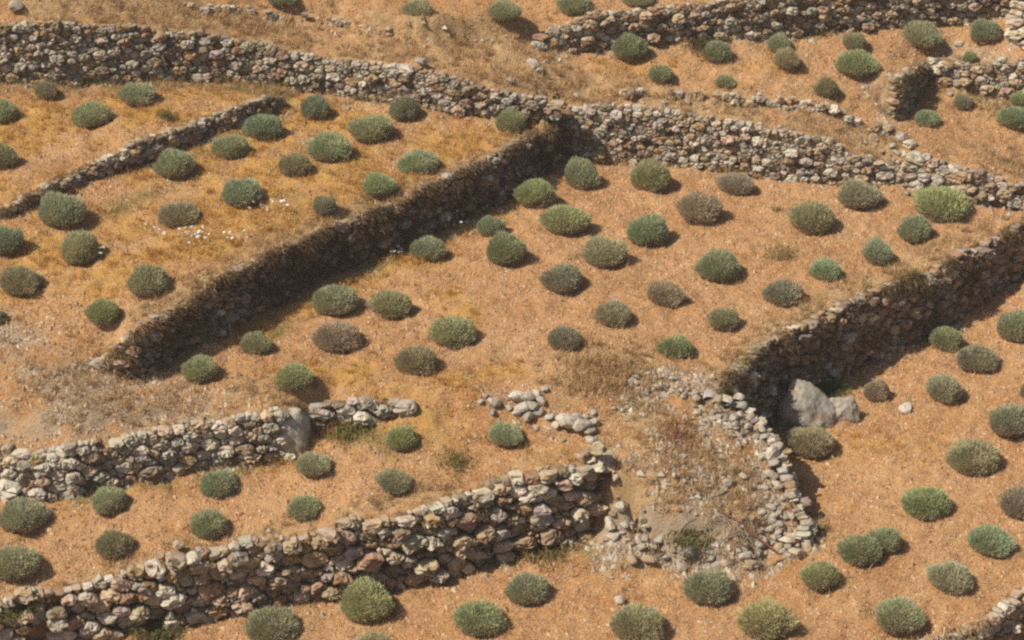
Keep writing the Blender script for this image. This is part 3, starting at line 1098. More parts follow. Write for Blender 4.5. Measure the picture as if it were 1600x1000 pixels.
chips('fallen_stones', 'small fallen stones along the feet of the terrace walls', 'stones',
      feet(['lower', 'leftmid', 'diag', 'topleft', 'topright', 'right', 'topback', 'broken', 'nook', 'upleft', 'shelf', 'topbroken'], 45, 55), .02, .085, [GREY, PALE, TAN, OCHRE, (.50, .42, .31)], 56, 2.2)

# ------------------------------------------------------------------ dry grass: too many blades to count
def blades(name, label, cat, P, hmin, hmax, width, cols, seed, lean=.5, hang=None, kind='stuff', parent=None, seg2=False):
    r = np.random.default_rng(seed)
    n = len(P)
    h = r.uniform(hmin, hmax, n)
    a = r.uniform(0, 6.28, n)
    ln = r.uniform(0, lean, n)
    d = np.stack([np.cos(a) * ln, np.sin(a) * ln, np.ones(n)], 1)
    if hang is not None:
        d = d + hang
    d /= np.linalg.norm(d, axis=1)[:, None]
    b = r.uniform(0, 6.28, n)
    side = np.stack([np.cos(b), np.sin(b), np.zeros(n)], 1) * (width * r.uniform(.6, 1.4, n))[:, None]
    C = np.array(cols)[r.integers(len(cols), size=n)] * r.uniform(.75, 1.25, (n, 1))
    C = np.concatenate([C, np.ones((n, 1))], 1)
    if seg2:
        mid = P + d * (h * .55)[:, None]
        tip = P + d * (h * .85)[:, None] - np.array([0, 0, 1.0]) * (h * .22)[:, None] + np.stack([np.cos(a), np.sin(a), np.zeros(n)], 1) * (h * .2)[:, None]
        V = np.stack([P - side, P + side, mid - side * .8, mid + side * .8, tip], 1)
        F = (np.array([[0, 1, 3], [0, 3, 2], [2, 3, 4]])[None] + (np.arange(n) * 5)[:, None, None]).reshape(-1, 3)
        k = 5
    else:
        V = np.stack([P - side, P + side, P + d * h[:, None]], 1)
        F = (np.arange(n * 3).reshape(n, 3))
        k = 3
    me = np_mesh(name, V.reshape(-1, 3), F, np.repeat(C, k, 0))
    o = link(name, me, M_BLADE, parent)
    if parent is None:
        tag(o, label, cat, kind=kind)
    return o


GOLDS = [(.60, .345, .105), (.53, .28, .075), (.66, .42, .16), (.46, .235, .065), (.57, .34, .105)]
STRAWS = [(.58, .40, .21), (.48, .31, .155), (.68, .52, .31), (.38, .235, .12), (.54, .35, .18)]
GREENS = [(.22, .20, .065), (.28, .25, .085), (.17, .17, .06), (.36, .29, .10)]
clump = lambda x, y: np.clip(.55 + .9 * vnoise(.35, 61, x, y) + .5 * vnoise(.13, 62, x, y), 0, 1.3)
blades('dry_grass', 'short golden dry grass covering the left terraces', 'grass',
       sample_ground(520000, lambda x, y: np.clip(cv('gold', x, y) * clump(x, y) * .85, 0, 1), 5), .04, .13, .006, GOLDS, 6, .9)
blades('dry_weeds', 'brown straw and withered weeds on banks, wall tops and the rubble slope', 'weeds',
       sample_ground(560000, lambda x, y: np.clip(cv('straw', x, y) * clump(x, y) * .8 + .12 * clump(x, y), 0, 1), 7, maxslope=3), .05, .22, .006, STRAWS, 8, 1.0)
blades('green_weeds', 'thin green and olive weeds at the feet of the walls', 'weeds',
       sample_ground(300000, lambda x, y: np.clip(cv('green', x, y) * clump(x, y) * .7, 0, 1), 9, maxslope=3), .05, .17, .006, GREENS, 10, .7)


def tufts(P, per, rmax, seed):
    r = np.random.default_rng(seed)
    n = len(P)
    q = np.repeat(P, per, 0) + np.concatenate([r.normal(0, rmax, (n * per, 2)), np.zeros((n * per, 1))], 1)
    return q, np.concatenate([r.normal(0, .25, (n * per, 2)), np.zeros((n * per, 1))], 1)


tp, th_ = tufts(sample_ground(17000, lambda x, y: np.clip(cv('straw', x, y) ** 1.5 * .9, 0, 1), 71, maxslope=2), 22, .035, 72)
blades('straw_tufts', 'tufts of pale dry grass on the banks, lips and rubble slope', 'grass', tp, .08, .26, .005, STRAWS, 73, .6, th_, seg2=True)
tp, th_ = tufts(sample_ground(16000, lambda x, y: np.clip(cv('gold', x, y) ** 1.5 * .7, 0, 1), 75), 20, .04, 76)
blades('golden_tufts', 'taller tufts of golden grass standing in the left terraces', 'grass', tp, .06, .19, .005, GOLDS, 77, .6, th_, seg2=True)
blades('stubble', 'fine flattened straw bits lying over the bare orange soil', 'straw',
       sample_ground(620000, lambda x, y: np.clip(.32 + .55 * vnoise(1.1, 95, x, y) + .4 * vnoise(.4, 96, x, y), .03, 1) * (1 - .8 * cv('gold', x, y)), 78), .03, .10, .005,
       [(.60, .42, .22), (.54, .34, .16), (.66, .49, .29), (.46, .27, .12)], 79, 3.0)


def thatch(key, per_m, lo, hi, hmin, hmax, cols, seed, name, label, u0=0., u1=1., patch=.6):
    """withered plants growing out of a wall and hanging over it"""
    r = np.random.default_rng(seed)
    P = WALLS[key]
    N = seg_normals(P)
    sl = np.linalg.norm(np.diff(P[:, :2], axis=0), axis=1)
    S = np.concatenate([[0], np.cumsum(sl)])
    n = int(S[-1] * per_m)
    per = 26
    m = max(1, n // per)
    u = np.repeat(r.uniform(u0, u1, m) * S[-1], per) + r.normal(0, .05, m * per)
    v = np.repeat(lo + (hi - lo) * r.random(m) ** .8, per) + r.normal(0, .03, m * per)
    n = m * per
    u = np.clip(u, 0, S[-1])
    tw_ = np.repeat(r.uniform(.15, 1, m), per)
    keep = tw_ * np.clip(.5 + patch * (1.2 * vnoise(.5, seed, u * 1.0, v * 1.0 + 50) + .8 * vnoise(.2, seed + 1, u * 1.0, v * 1.0)), 0, 1) > r.random(n)
    u, v = u[keep], v[keep]
    n = len(u)
    base = np.stack([np.interp(u, S, P[:, k]) for k in range(4)], 1)
    nn = np.stack([np.interp(u, S, N[:, 0]), np.interp(u, S, N[:, 1])], 1)
    h = v * (base[:, 3] - base[:, 2])
    out = -BATTER * h + r.uniform(-.06, .05, n)
    pos = np.stack([base[:, 0] + nn[:, 0] * out, base[:, 1] + nn[:, 1] * out, base[:, 2] + h], 1)
    hang = np.concatenate([nn * r.uniform(.3, 1.3, n)[:, None], -r.uniform(.1, 1.5, n)[:, None]], 1)
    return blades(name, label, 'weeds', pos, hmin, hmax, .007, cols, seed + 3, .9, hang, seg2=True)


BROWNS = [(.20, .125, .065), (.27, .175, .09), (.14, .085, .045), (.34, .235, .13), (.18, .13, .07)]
MOSS = [(.24, .18, .07), (.30, .21, .09), (.18, .14, .06), (.34, .25, .12)]
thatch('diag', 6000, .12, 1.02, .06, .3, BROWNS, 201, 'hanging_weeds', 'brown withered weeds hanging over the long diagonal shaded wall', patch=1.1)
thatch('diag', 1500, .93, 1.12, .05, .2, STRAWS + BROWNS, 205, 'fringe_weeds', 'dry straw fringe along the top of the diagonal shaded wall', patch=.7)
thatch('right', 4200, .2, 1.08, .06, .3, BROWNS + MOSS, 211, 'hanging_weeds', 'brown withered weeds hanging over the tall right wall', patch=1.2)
thatch('upleft', 1200, .5, 1.2, .06, .18, BROWNS, 221, 'hanging_weeds', 'dry brown weeds on the low wall between the upper left terraces', patch=.8)
thatch('topback', 700, .1, 1.05, .07, .22, BROWNS + MOSS, 231, 'hanging_weeds', 'brown and olive weeds growing from the top right wall', patch=.9)
thatch('topleft', 600, .0, .25, .06, .2, MOSS + GREENS, 241, 'wall_foot_weeds', 'olive weeds along the foot of the long upper wall', patch=.8)
thatch('leftmid', 500, .0, .16, .05, .18, MOSS + GREENS + STRAWS, 271, 'wall_foot_weeds', 'olive weeds along the foot of the grey white wall', patch=.9)
thatch('topright', 500, .0, .14, .05, .18, STRAWS + MOSS, 281, 'wall_foot_weeds', 'dry weeds along the foot of the pale tan wall', patch=.9)
thatch('lower', 600, .0, .1, .05, .2, STRAWS + MOSS, 291, 'wall_foot_weeds', 'dry weeds along the foot of the foreground boulder wall', patch=.9)
thatch('corner', 2200, .3, 1.12, .06, .26, BROWNS + STRAWS, 301, 'hanging_weeds', 'withered weeds over the bottom right corner wall', patch=.9)
thatch('notch', 1500, .1, 1.1, .08, .22, BROWNS + GREENS, 251, 'hanging_weeds', 'weeds hanging over the dark notch wall at upper right', patch=.6)
thatch('lower', 260, .3, 1.03, .06, .2, BROWNS + MOSS, 261, 'hanging_weeds', 'sparse brown weeds in the joints of the foreground boulder wall', patch=.9)

# ------------------------------------------------------------------ the round shrubs
def shrub_meshes(seed, n=7600):
    r = np.random.default_rng(seed)
    # lumpy radius on the sphere
    K = 26
    ld = r.normal(size=(K, 3)); ld[:, 2] = np.abs(ld[:, 2]) * .9; ld /= np.linalg.norm(ld, axis=1)[:, None]
    la = r.uniform(-.16, .18, K)
    z = r.uniform(-.22, 1.0, n)
    th = r.uniform(0, 2 * math.pi, n)
    q = np.sqrt(1 - z * z)
    D = np.stack([q * np.cos(th), q * np.sin(th), z], 1)
    lump = 1 + (np.exp(-(1 - D @ ld.T) / .045) * la).sum(1)
    rad = lump * (1 - .26 * r.random(n) ** 1.7)
    hole = (np.exp(-(1 - D @ r.permutation(ld).T) / .02) > .5).sum(1) > 0
    keep = ~(hole & (r.random(n) < .35))
    D, rad, z, th, lump = D[keep], rad[keep], z[keep], th[keep], lump[keep]
    n = len(D)
    P = D * rad[:, None]
    P[:, 2] = (P[:, 2] + .20) * .86
    P[:, :2] *= (1 - .16 * np.clip(.3 - P[:, 2], 0, .3) / .3)[:, None]
    P[:, 2] = np.maximum(P[:, 2], .03)
    dirn = D + np.stack([np.zeros(n), np.zeros(n), .5 + .3 * r.random(n)], 1) + r.normal(0, .3, (n, 3))
    dirn /= np.linalg.norm(dirn, axis=1)[:, None]
    ln = r.uniform(.12, .34, n) * np.where(r.random(n) < .13, 1.5, 1.0)
    side = np.cross(dirn, r.normal(size=(n, 3)))
    side /= np.linalg.norm(side, axis=1)[:, None]
    w = r.uniform(.009, .019, n)
    A = P - dirn * (ln * .55)[:, None]
    B = P + dirn * (ln * .45)[:, None]
    mid = P + dirn * (ln * .1)[:, None]
    V = np.stack([A, mid - side * w[:, None], B, mid + side * w[:, None]], 1)
    F = np.arange(n * 4).reshape(n, 4)
    tone = r.uniform(.70, 1.3, n)
    hue = r.normal(0, .09, n)
    # share of withered shoots: patches, more of them low on the bush
    patch = np.zeros(n)
    for k in range(5):
        c = r.normal(size=3); c /= np.linalg.norm(c)
        patch += .3 * np.exp(-(1 - D @ c) / .12)
    dry = np.clip(.5 * r.random(n) + 1.1 * np.clip(.38 - z, 0, .5) + patch * .5 + .1 * r.normal(size=n), 0, 1)
    C = np.stack([tone * (1 + hue), tone, tone * (1 - .6 * hue), dry], 1)
    fol = np_mesh('foliage', V.reshape(-1, 3), F, np.repeat(C, 4, 0))
    fol.materials.append(M_LEAF)
    # woody stems fanning out from the base
    m = 170
    zz = r.random(m) ** 1.5 * .8 + .02
    tt = r.uniform(0, 2 * math.pi, m)
    qq = np.sqrt(1 - zz * zz)
    E = np.stack([qq * np.cos(tt), qq * np.sin(tt), zz], 1) * r.uniform(.78, .98, m)[:, None]
    B0 = np.stack([r.normal(0, .12, m), r.normal(0, .12, m), np.full(m, -.04)], 1)
    Md = B0 * .4 + E * .6 + np.stack([E[:, 0] * .15, E[:, 1] * .15, np.full(m, -.06)], 1) + r.normal(0, .04, (m, 3))
    VV, FF = [], []
    for i in range(m):
        o = len(VV)
        for p, rr in ((B0[i], .020), (Md[i], .014), (E[i], .005)):
            for k in range(3):
                a = 2.094 * k
                VV.append(p + rr * np.array([math.cos(a), math.sin(a), 0]))
        for s in (0, 3):
            for k in range(3):
                FF.append((o + s + k, o + s + (k + 1) % 3, o + s + 3 + (k + 1) % 3, o + s + 3 + k))
    tw = np_mesh('twigs', np.array(VV), np.array(FF))
    tw.materials.append(M_TWIG)
    return fol, tw


SHRUBS = [shrub_meshes(300 + i) for i in range(12)]
TONES = {'g': ((.455, .455, .265), .29), 'b': ((.445, .465, .295), .28), 'o': ((.47, .445, .26), .38), 'y': ((.52, .47, .22), .28),
         'm': ((.455, .445, .285), .44), 'w': ((.47, .425, .295), .60), 'd': ((.50, .40, .29), .97), 'k': ((.44, .465, .235), .24)}
rngB = np.random.default_rng(42)
LITTER = []


def shrub(px, py, w, h, tone, label, group, name='round_shrub', lift=.5):
    g0 = ground(px, py + h * .2)
    dist = (Vector(CAM) - g0).length
    sc = FPX / dist
    a = w / 2 / sc
    dep = math.atan2(CAM[2] - g0.z, math.hypot(g0.x - CAM[0], g0.y - CAM[1]))
    sn = math.sin(dep)
    top = h - .88 * w / 2 * sn                                  # pixels above the centre of the base
    c = math.sqrt(max(top ** 2 - (w / 2 * sn) ** 2, 0)) / math.cos(dep) / sc
    c = min(max(c, .56 * a), 1.2 * a)
    p = ground(px, py + h / 2 - .88 * w / 2 * sn)
    a /= 1.09
    c /= 1.06
    root = empty(name, p)
    fol, tw = SHRUBS[int(rngB.integers(len(SHRUBS)))]
    rz = rngB.uniform(0, 6.28)
    sx, sy = rngB.uniform(.92, 1.06), rngB.uniform(.84, 1.06)
    LITTER.append((p.x, p.y, a))
    col, dry = TONES[tone]
    col = np.array(col) * rngB.uniform(.88, 1.12) * (1 + rngB.normal(0, .04, 3))
    for me, nm in ((fol, 'foliage'), (tw, 'twigs')):
        o = link(nm, me, None, root)
        o.location = (0, 0, 0)
        o.scale = (a * sx, a * sy, c)
        o.rotation_euler = (0, 0, rz)
        o.color = (*col, float(np.clip(dry + rngB.normal(0, .04), 0, 1)))
    tag(root, label, 'shrub', group)
    return root


BUSHES = [
    ('shrubs along the top edge', [
        (440, -2, 48, 28, 'g', 'half cut shrub at the top edge above the long upper left wall'),
        (653, 17, 50, 30, 'g', 'left of two round shrubs on the bank at top centre'),
        (789, 18, 54, 32, 'g', 'right of two round shrubs on the bank at top centre'),
        (898, 8, 56, 32, 'g', 'shrub just above the left end of the top right wall'),
        (998, -2, 56, 30, 'g', 'half cut shrub at the top edge behind the brown top right wall')]),
    ('shrubs on the upper right terrace', [
        (984, 75, 68, 40, 'b', 'large blue green shrub at the left end of the upper right terrace'),
        (1031, 116, 44, 28, 'g', 'small shrub front right of the leftmost large one, upper right terrace'),
        (1119, 83, 50, 36, 'b', 'blue green shrub before the overgrown stretch of the top right wall'),
        (1133, 129, 32, 22, 'o', 'tiny olive shrub beside the half buried stone line, upper right terrace'),
        (1218, 70, 46, 30, 'b', 'rear shrub of the left touching pair, upper right terrace'),
        (1229, 93, 48, 34, 'o', 'front shrub of the left touching pair, upper right terrace'),
        (1336, 67, 44, 28, 'm', 'small rear shrub of the right touching pair, upper right terrace'),
        (1339, 100, 68, 42, 'g', 'big front shrub of the right touching pair, upper right terrace'),
        (1290, 138, 42, 32, 'g', 'lone shrub in front of the right touching pair, upper right terrace'),
        (1441, 56, 64, 40, 'g', 'large shrub close under the top wall above the dark notch'),
        (1539, 50, 56, 38, 'b', 'green shrub left of the white stone face, top right corner'),
        (1516, 89, 24, 22, 'k', 'small fresh green tuft beside the straw clump above the nook')]),
    ('shrubs in the nook at the right edge', [
        (1448, 187, 44, 28, 'b', 'small blue green shrub right of the dark notch wall'),
        (1504, 161, 34, 24, 'm', 'small greyish shrub under the nook wall'),
        (1592, 150, 30, 34, 'k', 'fresh green plant at the right edge under the nook wall'),
        (1588, 186, 60, 36, 'b', 'wide shrub cut by the right edge below the nook wall')]),
    ('shrubs on the upper left grass terrace', [
        (73, 143, 38, 28, 'm', 'smallest greyish shrub under the long wall, upper left'),
        (215, 149, 62, 36, 'm', 'wide greyish shrub under the long wall, upper left grass terrace'),
        (143, 182, 68, 42, 'g', 'largest shrub in the middle of the upper left grass terrace'),
        (6, 177, 50, 36, 'g', 'upper of two shrubs cut by the left edge, upper left terrace'),
        (3, 245, 54, 44, 'g', 'lower of two shrubs cut by the left edge, upper left terrace')]),
    ('shrubs on the golden left field', [
        (491, 169, 50, 38, 'b', 'shrub under the long wall beside the end of the low crumbling wall'),
        (632, 171, 54, 40, 'b', 'shrub close under the long upper wall, centre of the golden field'),
        (798, 192, 54, 38, 'g', 'rightmost shrub of the golden field near the wall corner'),
        (413, 201, 66, 42, 'b', 'shrub nearest the upper end of the low crumbling wall, golden field'),
        (580, 203, 68, 44, 'g', 'green shrub just below left of the centre one under the long wall'),
        (360, 232, 62, 42, 'b', 'blue grey shrub beside the middle of the low crumbling wall'),
        (514, 233, 78, 48, 'g', 'broadest green shrub in the upper part of the golden field'),
        (274, 258, 62, 46, 'b', 'tall blue green shrub touching the low crumbling wall, golden field'),
        (462, 260, 55, 38, 'm', 'small shrub below left of the broadest one, golden field'),
        (653, 257, 70, 42, 'b', 'shrub near the top of the diagonal wall, golden field'),
        (592, 290, 57, 38, 'b', 'small shrub by the middle of the diagonal wall edge, golden field'),
        (376, 302, 72, 46, 'b', 'large shrub in the centre of the golden field above white flowers'),
        (507, 322, 42, 32, 'b', 'smallest pale shrub near the diagonal wall, golden field'),
        (98, 331, 78, 54, 'b', 'big tall shrub just below the low crumbling wall, far left'),
        (280, 337, 68, 40, 'm', 'flat shrub right above the white flowering weed, golden field'),
        (8, 378, 58, 44, 'b', 'shrub cut by the left edge beneath the low crumbling wall'),
        (127, 391, 70, 52, 'g', 'round shrub with flower at its side, left part of golden field'),
        (35, 442, 78, 50, 'g', 'wide shrub near the left edge, lower golden field'),
        (232, 441, 70, 50, 'g', 'round shrub close above the diagonal wall edge, lower golden field'),
        (163, 491, 60, 42, 'g', 'lowest shrub of the golden field near the diagonal wall end'),
        (-2, 498, 32, 26, 'g', 'sliver of a small shrub at the left edge above stony ground')]),
    ('shrubs in the middle field', [
        (908, 275, 64, 50, 'm', 'greyish shrub beside the shaded corner at the top of the middle field'),
        (1017, 278, 72, 50, 'o', 'shrub under the left part of the pale wall, middle field'),
        (1149, 290, 62, 38, 'w', 'flat grey brown shrub under the middle of the pale wall'),
        (1341, 306, 72, 46, 'm', 'grey green shrub under the right end of the pale wall'),
        (1470, 322, 88, 56, 'k', 'biggest bright green shrub before the tumbled wall stub'),
        (838, 305, 70, 48, 'k', 'green shrub near the upper end of the diagonal wall foot, middle field'),
        (882, 346, 76, 50, 'g', 'shrub front right of the green one by the diagonal wall, middle field'),
        (766, 353, 44, 38, 'b', 'small shrub just behind a larger one near the white flowers'),
        (1093, 328, 78, 52, 'w', 'large brownish shrub below the flat grey one, middle field'),
        (1268, 343, 74, 52, 'g', 'tall green shrub in the upper right of the middle field'),
        (1012, 362, 74, 50, 'b', 'blue green shrub in the upper centre of the middle field'),
        (1430, 360, 66, 44, 'b', 'shrub left below the biggest bright green one, middle field'),
        (669, 392, 58, 40, 'b', 'shrub at the diagonal wall foot left of the white flowers'),
        (790, 392, 76, 52, 'g', 'large shrub in front of the small one near the white flowers'),
        (944, 397, 74, 50, 'm', 'grey green shrub between the blue green and the lone centre shrub'),
        (1371, 395, 56, 40, 'b', 'small shrub close to the edge of the right wall, upper of three'),
        (1122, 418, 72, 48, 'g', 'round green shrub up and right of the upper brownish one, middle field'),
        (879, 438, 68, 46, 'm', 'lone shrub left of a brownish pair, middle field'),
        (1290, 425, 60, 38, 'b', 'flat shrub along the right wall edge, middle of three'),
        (1222, 460, 64, 42, 'm', 'grey green shrub along the right wall edge, lower of three'),
        (1038, 462, 62, 42, 'w', 'upper of two brownish shrubs in the middle field'),
        (956, 493, 68, 46, 'w', 'lower of two brownish shrubs in the middle field'),
        (523, 472, 72, 52, 'g', 'green shrub by the middle of the diagonal wall foot'),
        (613, 478, 72, 48, 'g', 'green shrub right beside the one at the diagonal wall foot'),
        (1131, 500, 56, 38, 'm', 'small shrub above the bend of the right wall, middle field'),
        (709, 523, 86, 58, 'g', 'largest round shrub in the lower middle field'),
        (527, 529, 78, 50, 'd', 'dead brown shrub without green at left of the middle field'),
        (882, 532, 62, 44, 'w', 'greyish shrub in the lower middle field above dry weeds'),
        (1054, 545, 60, 38, 'k', 'low fresh green shrub behind the rubble slope'),
        (401, 540, 60, 40, 'o', 'shrub between the dead brown one and the diagonal wall'),
        (651, 567, 70, 50, 'g', 'round shrub below left of the largest one, lower middle field'),
        (313, 580, 66, 44, 'g', 'leftmost shrub of the middle field by the dark wall end'),
        (459, 592, 72, 46, 'g', 'lowest shrub of the middle field above the boulder row')]),
    ('shrubs on the strip above the boulder wall', [
        (628, 687, 54, 40, 'k', 'pointed green shrub below the fading boulder row'),
        (790, 681, 56, 40, 'b', 'shrub under the collapsed stone heap'),
        (490, 728, 62, 40, 'm', 'grey green shrub right of the large grey wall end boulder'),
        (618, 755, 66, 42, 'g', 'shrub in the right half of the strip above the boulder wall'),
        (340, 758, 62, 44, 'b', 'shrub touching the foot of the grey white wall'),
        (172, 785, 64, 42, 'b', 'blue green shrub at the left foot of the grey white wall'),
        (478, 795, 60, 40, 'g', 'small shrub on the edge above the centre of the boulder wall'),
        (37, 809, 82, 58, 'm', 'wide shrub near the left edge, upper of two on the strip'),
        (326, 822, 68, 48, 'o', 'olive shrub on the edge above the left boulder wall'),
        (179, 853, 66, 46, 'o', 'shrub near the boulder wall edge, right of the two at the left edge'),
        (23, 883, 84, 58, 'g', 'wide shrub near the left edge, lower of two on the strip')]),
    ('shrubs on the lower right terrace', [
        (1586, 512, 62, 50, 'b', 'shrub cut by the right edge in the upper corner, lower right terrace'),
        (1478, 533, 58, 42, 'g', 'green rear shrub of a pair below the shaded right wall'),
        (1525, 563, 72, 46, 'w', 'grey brown front shrub of a pair below the shaded right wall'),
        (1369, 612, 44, 36, 'w', 'small brownish shrub right of the two boulders'),
        (1474, 610, 66, 46, 'm', 'grey shrub right of the white flat rock'),
        (1606, 606, 30, 36, 'm', 'mere sliver of a shrub at the right edge above the grey one'),
        (1578, 660, 74, 50, 'm', 'grey shrub near the right edge above the broadest one'),
        (1266, 694, 76, 52, 'g', 'shrub directly in front of the large pointed boulder'),
        (1518, 718, 92, 60, 'o', 'broadest shrub of the lower right terrace, near the right edge'),
        (1447, 789, 84, 56, 'k', 'green shrub front left of the broadest one, lower right terrace'),
        (1594, 790, 70, 52, 'm', 'shrub cut by the right edge level with the green one'),
        (1381, 848, 58, 46, 'm', 'rear right shrub of the touching pair, lower right terrace'),
        (1343, 862, 74, 52, 'g', 'front left shrub of the touching pair, lower right terrace'),
        (1547, 847, 74, 48, 'b', 'shrub near the right edge, right of the touching pair, lower right terrace'),
        (1281, 902, 64, 50, 'g', 'small shrub right of the foot of the rubble slope'),
        (1484, 905, 76, 50, 'm', 'shrub behind the bottom right corner wall edge'),
        (1105, 921, 80, 60, 'b', 'shrub right under the foot of the rubble slope'),
        (825, 925, 76, 56, 'm', 'grey green shrub in front of the right end of the boulder wall'),
        (573, 944, 92, 70, 'g', 'tallest foreground shrub against the boulder wall'),
        (748, 970, 84, 60, 'g', 'foreground shrub between the tallest one and the lone pale rock'),
        (996, 978, 86, 62, 'o', 'shrub at the bottom edge below the lone pale rock'),
        (1197, 972, 86, 62, 'y', 'yellowish olive shrub at the bottom edge'),
        (1404, 967, 84, 60, 'm', 'grey green shrub at the bottom edge, right of the yellowish one'),
        (425, 982, 84, 60, 'g', 'foreground shrub left of the tallest one at the bottom edge'),
        (588, 1010, 60, 44, 'o', 'sliver of a shrub at the bottom edge below the tallest one')]),
]
for grp, lst in BUSHES:
    for px, py, w, h, tone, lab in lst:
        shrub(px, py, w, h, tone, lab, grp)


# ------------------------------------------------------------------ wild plants, straw clumps, the iron pole
def tuft(name, px, py, n, spread, hmin, hmax, cols, label, cat='plant', lean=.5, width=.008, group=None, out=None, lift=0.0):
    g0 = ground(px, py, lift)
    root = empty(name, g0)
    r = np.random.default_rng(int(px * 7 + py))
    P = np.stack([r.normal(0, spread, n), r.normal(0, spread, n), np.zeros(n)], 1)
    P[:, 2] = np.where(np.abs(bil(Z, P[:, 0] + g0.x, P[:, 1] + g0.y) - g0.z) < .12, bil(Z, P[:, 0] + g0.x, P[:, 1] + g0.y) - g0.z, 0)
    hang = np.tile(np.array(out), (n, 1)) if out is not None else None
    blades('leaves', None, None, P, hmin, hmax, width, cols, int(px + py), lean, hang, parent=root, seg2=True)
    tag(root, label, cat, group)
    return root


YG = [(.36, .33, .06), (.30, .30, .06), (.42, .36, .09)]
DG = [(.10, .12, .04), (.14, .15, .045), (.20, .17, .06), (.08, .09, .03)]
FG = [(.11, .21, .05), (.15, .25, .06), (.09, .17, .045)]
STRAWY = [(.58, .42, .20), (.50, .34, .15), (.62, .47, .24)]
tuft('leafy_plant', 1245, 50, 420, .10, .15, .35, YG, 'bright yellow green plant at the foot of the top right wall')
tuft('leafy_plant', 1100, 50, 900, .22, .12, .30, DG + BROWNS, 'dark shrubby weeds growing on the top right wall', lift=.3)
tuft('leafy_plant', 1275, 52, 500, .14, .1, .25, DG, 'dark weed beside the yellow green plant under the top wall')
tuft('wall_shrub', 240, 950, 1500, .17, .12, .34, DG + MOSS, 'dark leafy shrub growing from the left part of the boulder wall', lift=.45, lean=1.2)
tuft('wall_shrub', 22, 950, 1300, .16, .12, .3, GREENS + DG, 'green weedy shrub on the boulder wall at the left edge', lift=.2, lean=1.1)
tuft('wall_shrub', 784, 800, 500, .10, .12, .26, GREENS + MOSS, 'olive plant growing from the centre of the boulder wall', lift=.7, lean=1.1)
tuft('green_clump', 1290, 606, 900, .13, .12, .30, FG, 'fresh green grass clump in the shade behind the boulders')
tuft('green_clump', 1280, 618, 300, .08, .1, .2, FG, 'small fresh green leaves touching the large boulder')
tuft('straw_clump', 1488, 104, 700, .09, .15, .34, STRAWY, 'straw yellow grass clump hanging over the nook wall', out=(0, -.6, -.5))
tuft('straw_clump', 1572, 400, 600, .09, .15, .38, STRAWY, 'straw grass clump on the tall right wall near the right edge', out=(.4, -.4, -.5), lift=.3)
tuft('straw_clump', 1222, 600, 350, .07, .15, .35, STRAWY, 'straw tuft in the shade left of the large boulder', lift=.05)
tuft('dry_weed', 1218, 400, 220, .16, .12, .40, [(.36, .31, .13), (.42, .30, .15), (.30, .24, .10)], 'thin half dry weed standing among the middle field shrubs', lean=.45, width=.005)
tuft('dry_weed', 1215, 330, 60, .05, .1, .2, GREENS, 'tiny green weed left of the tall green shrub', width=.006)
tuft('dry_weed', 950, 590, 900, .32, .12, .32, [(.46, .29, .14), (.40, .24, .11), (.52, .36, .19)], 'clump of orange brown dry weeds behind the rubble slope', lean=.8)
tuft('dry_weed', 1060, 680, 500, .2, .08, .2, [(.42, .22, .11), (.36, .19, .09)], 'reddish dry weeds on the upper rubble slope', lean=.9)
tuft('dry_weed', 1075, 846, 500, .14, .1, .24, DG + GREENS, 'green grey weed on the lower rubble slope')
tuft('dry_weed', 1258, 832, 700, .15, .1, .28, [(.24, .19, .09), (.30, .24, .12), (.2, .17, .07)], 'brown green weed at the right foot of the rubble slope')
tuft('dry_weed', 545, 676, 500, .16, .1, .24, GREENS, 'green weeds beneath the fading boulder row')
tuft('dry_weed', 510, 660, 700, .16, .15, .34, [(.28, .15, .06), (.34, .19, .08), (.2, .11, .05)], 'rust brown dry weeds right of the wall end boulder', lean=.8)
tuft('dry_weed', 860, 866, 700, .25, .08, .22, DG + MOSS, 'olive weeds at the foot of the boulder wall right end')
tuft('dry_weed', 712, 725, 260, .14, .08, .2, GREENS, 'thin green weed on the strip right of the shrub')
tuft('dry_weed', 262, 185, 220, .1, .1, .3, GREENS + MOSS, 'thin olive weed standing behind the low crumbling wall')


def flower_weed(px, py, stems, spread, hmin, hmax, label):
    g0 = ground(px, py)
    root = empty('flowering_weed', g0)
    r = np.random.default_rng(int(px * 3 + py))
    VV, FF = [], []
    for i in range(stems):
        x, y = r.normal(0, spread), r.normal(0, spread * .8)
        z = float(bil(Z, g0.x + x, g0.y + y)) - g0.z
        if abs(z) > .25:
            z = 0
        h = r.uniform(hmin, hmax)
        tx, ty = x + r.normal(0, .05), y + r.normal(0, .05)
        o = len(VV)
        for (qx, qy, qz, rr) in ((x, y, z - .02, .004), (tx, ty, z + h, .0025)):
            for k in range(3):
                a = 2.094 * k
                VV.append((qx + rr * math.cos(a), qy + rr * math.sin(a), qz))
        for k in range(3):
            FF.append((o + k, o + (k + 1) % 3, o + 3 + (k + 1) % 3, o + 3 + k))
        me = FLOWERS[int(r.integers(len(FLOWERS)))]
        f = link('flower', me, None, root)
        f.location = (tx, ty, z + h)
        s = r.uniform(.75, 1.15)
        f.scale = (s, s, s)
        f.rotation_euler = (r.normal(.1, .3), r.normal(-.1, .3), r.uniform(0, 6))
    link('stems', np_mesh('stems', np.array(VV), np.array(FF)), M_STEM, root)['kind'] = 'stuff'
    tag(root, label, 'wildflower', 'white wildflowers')


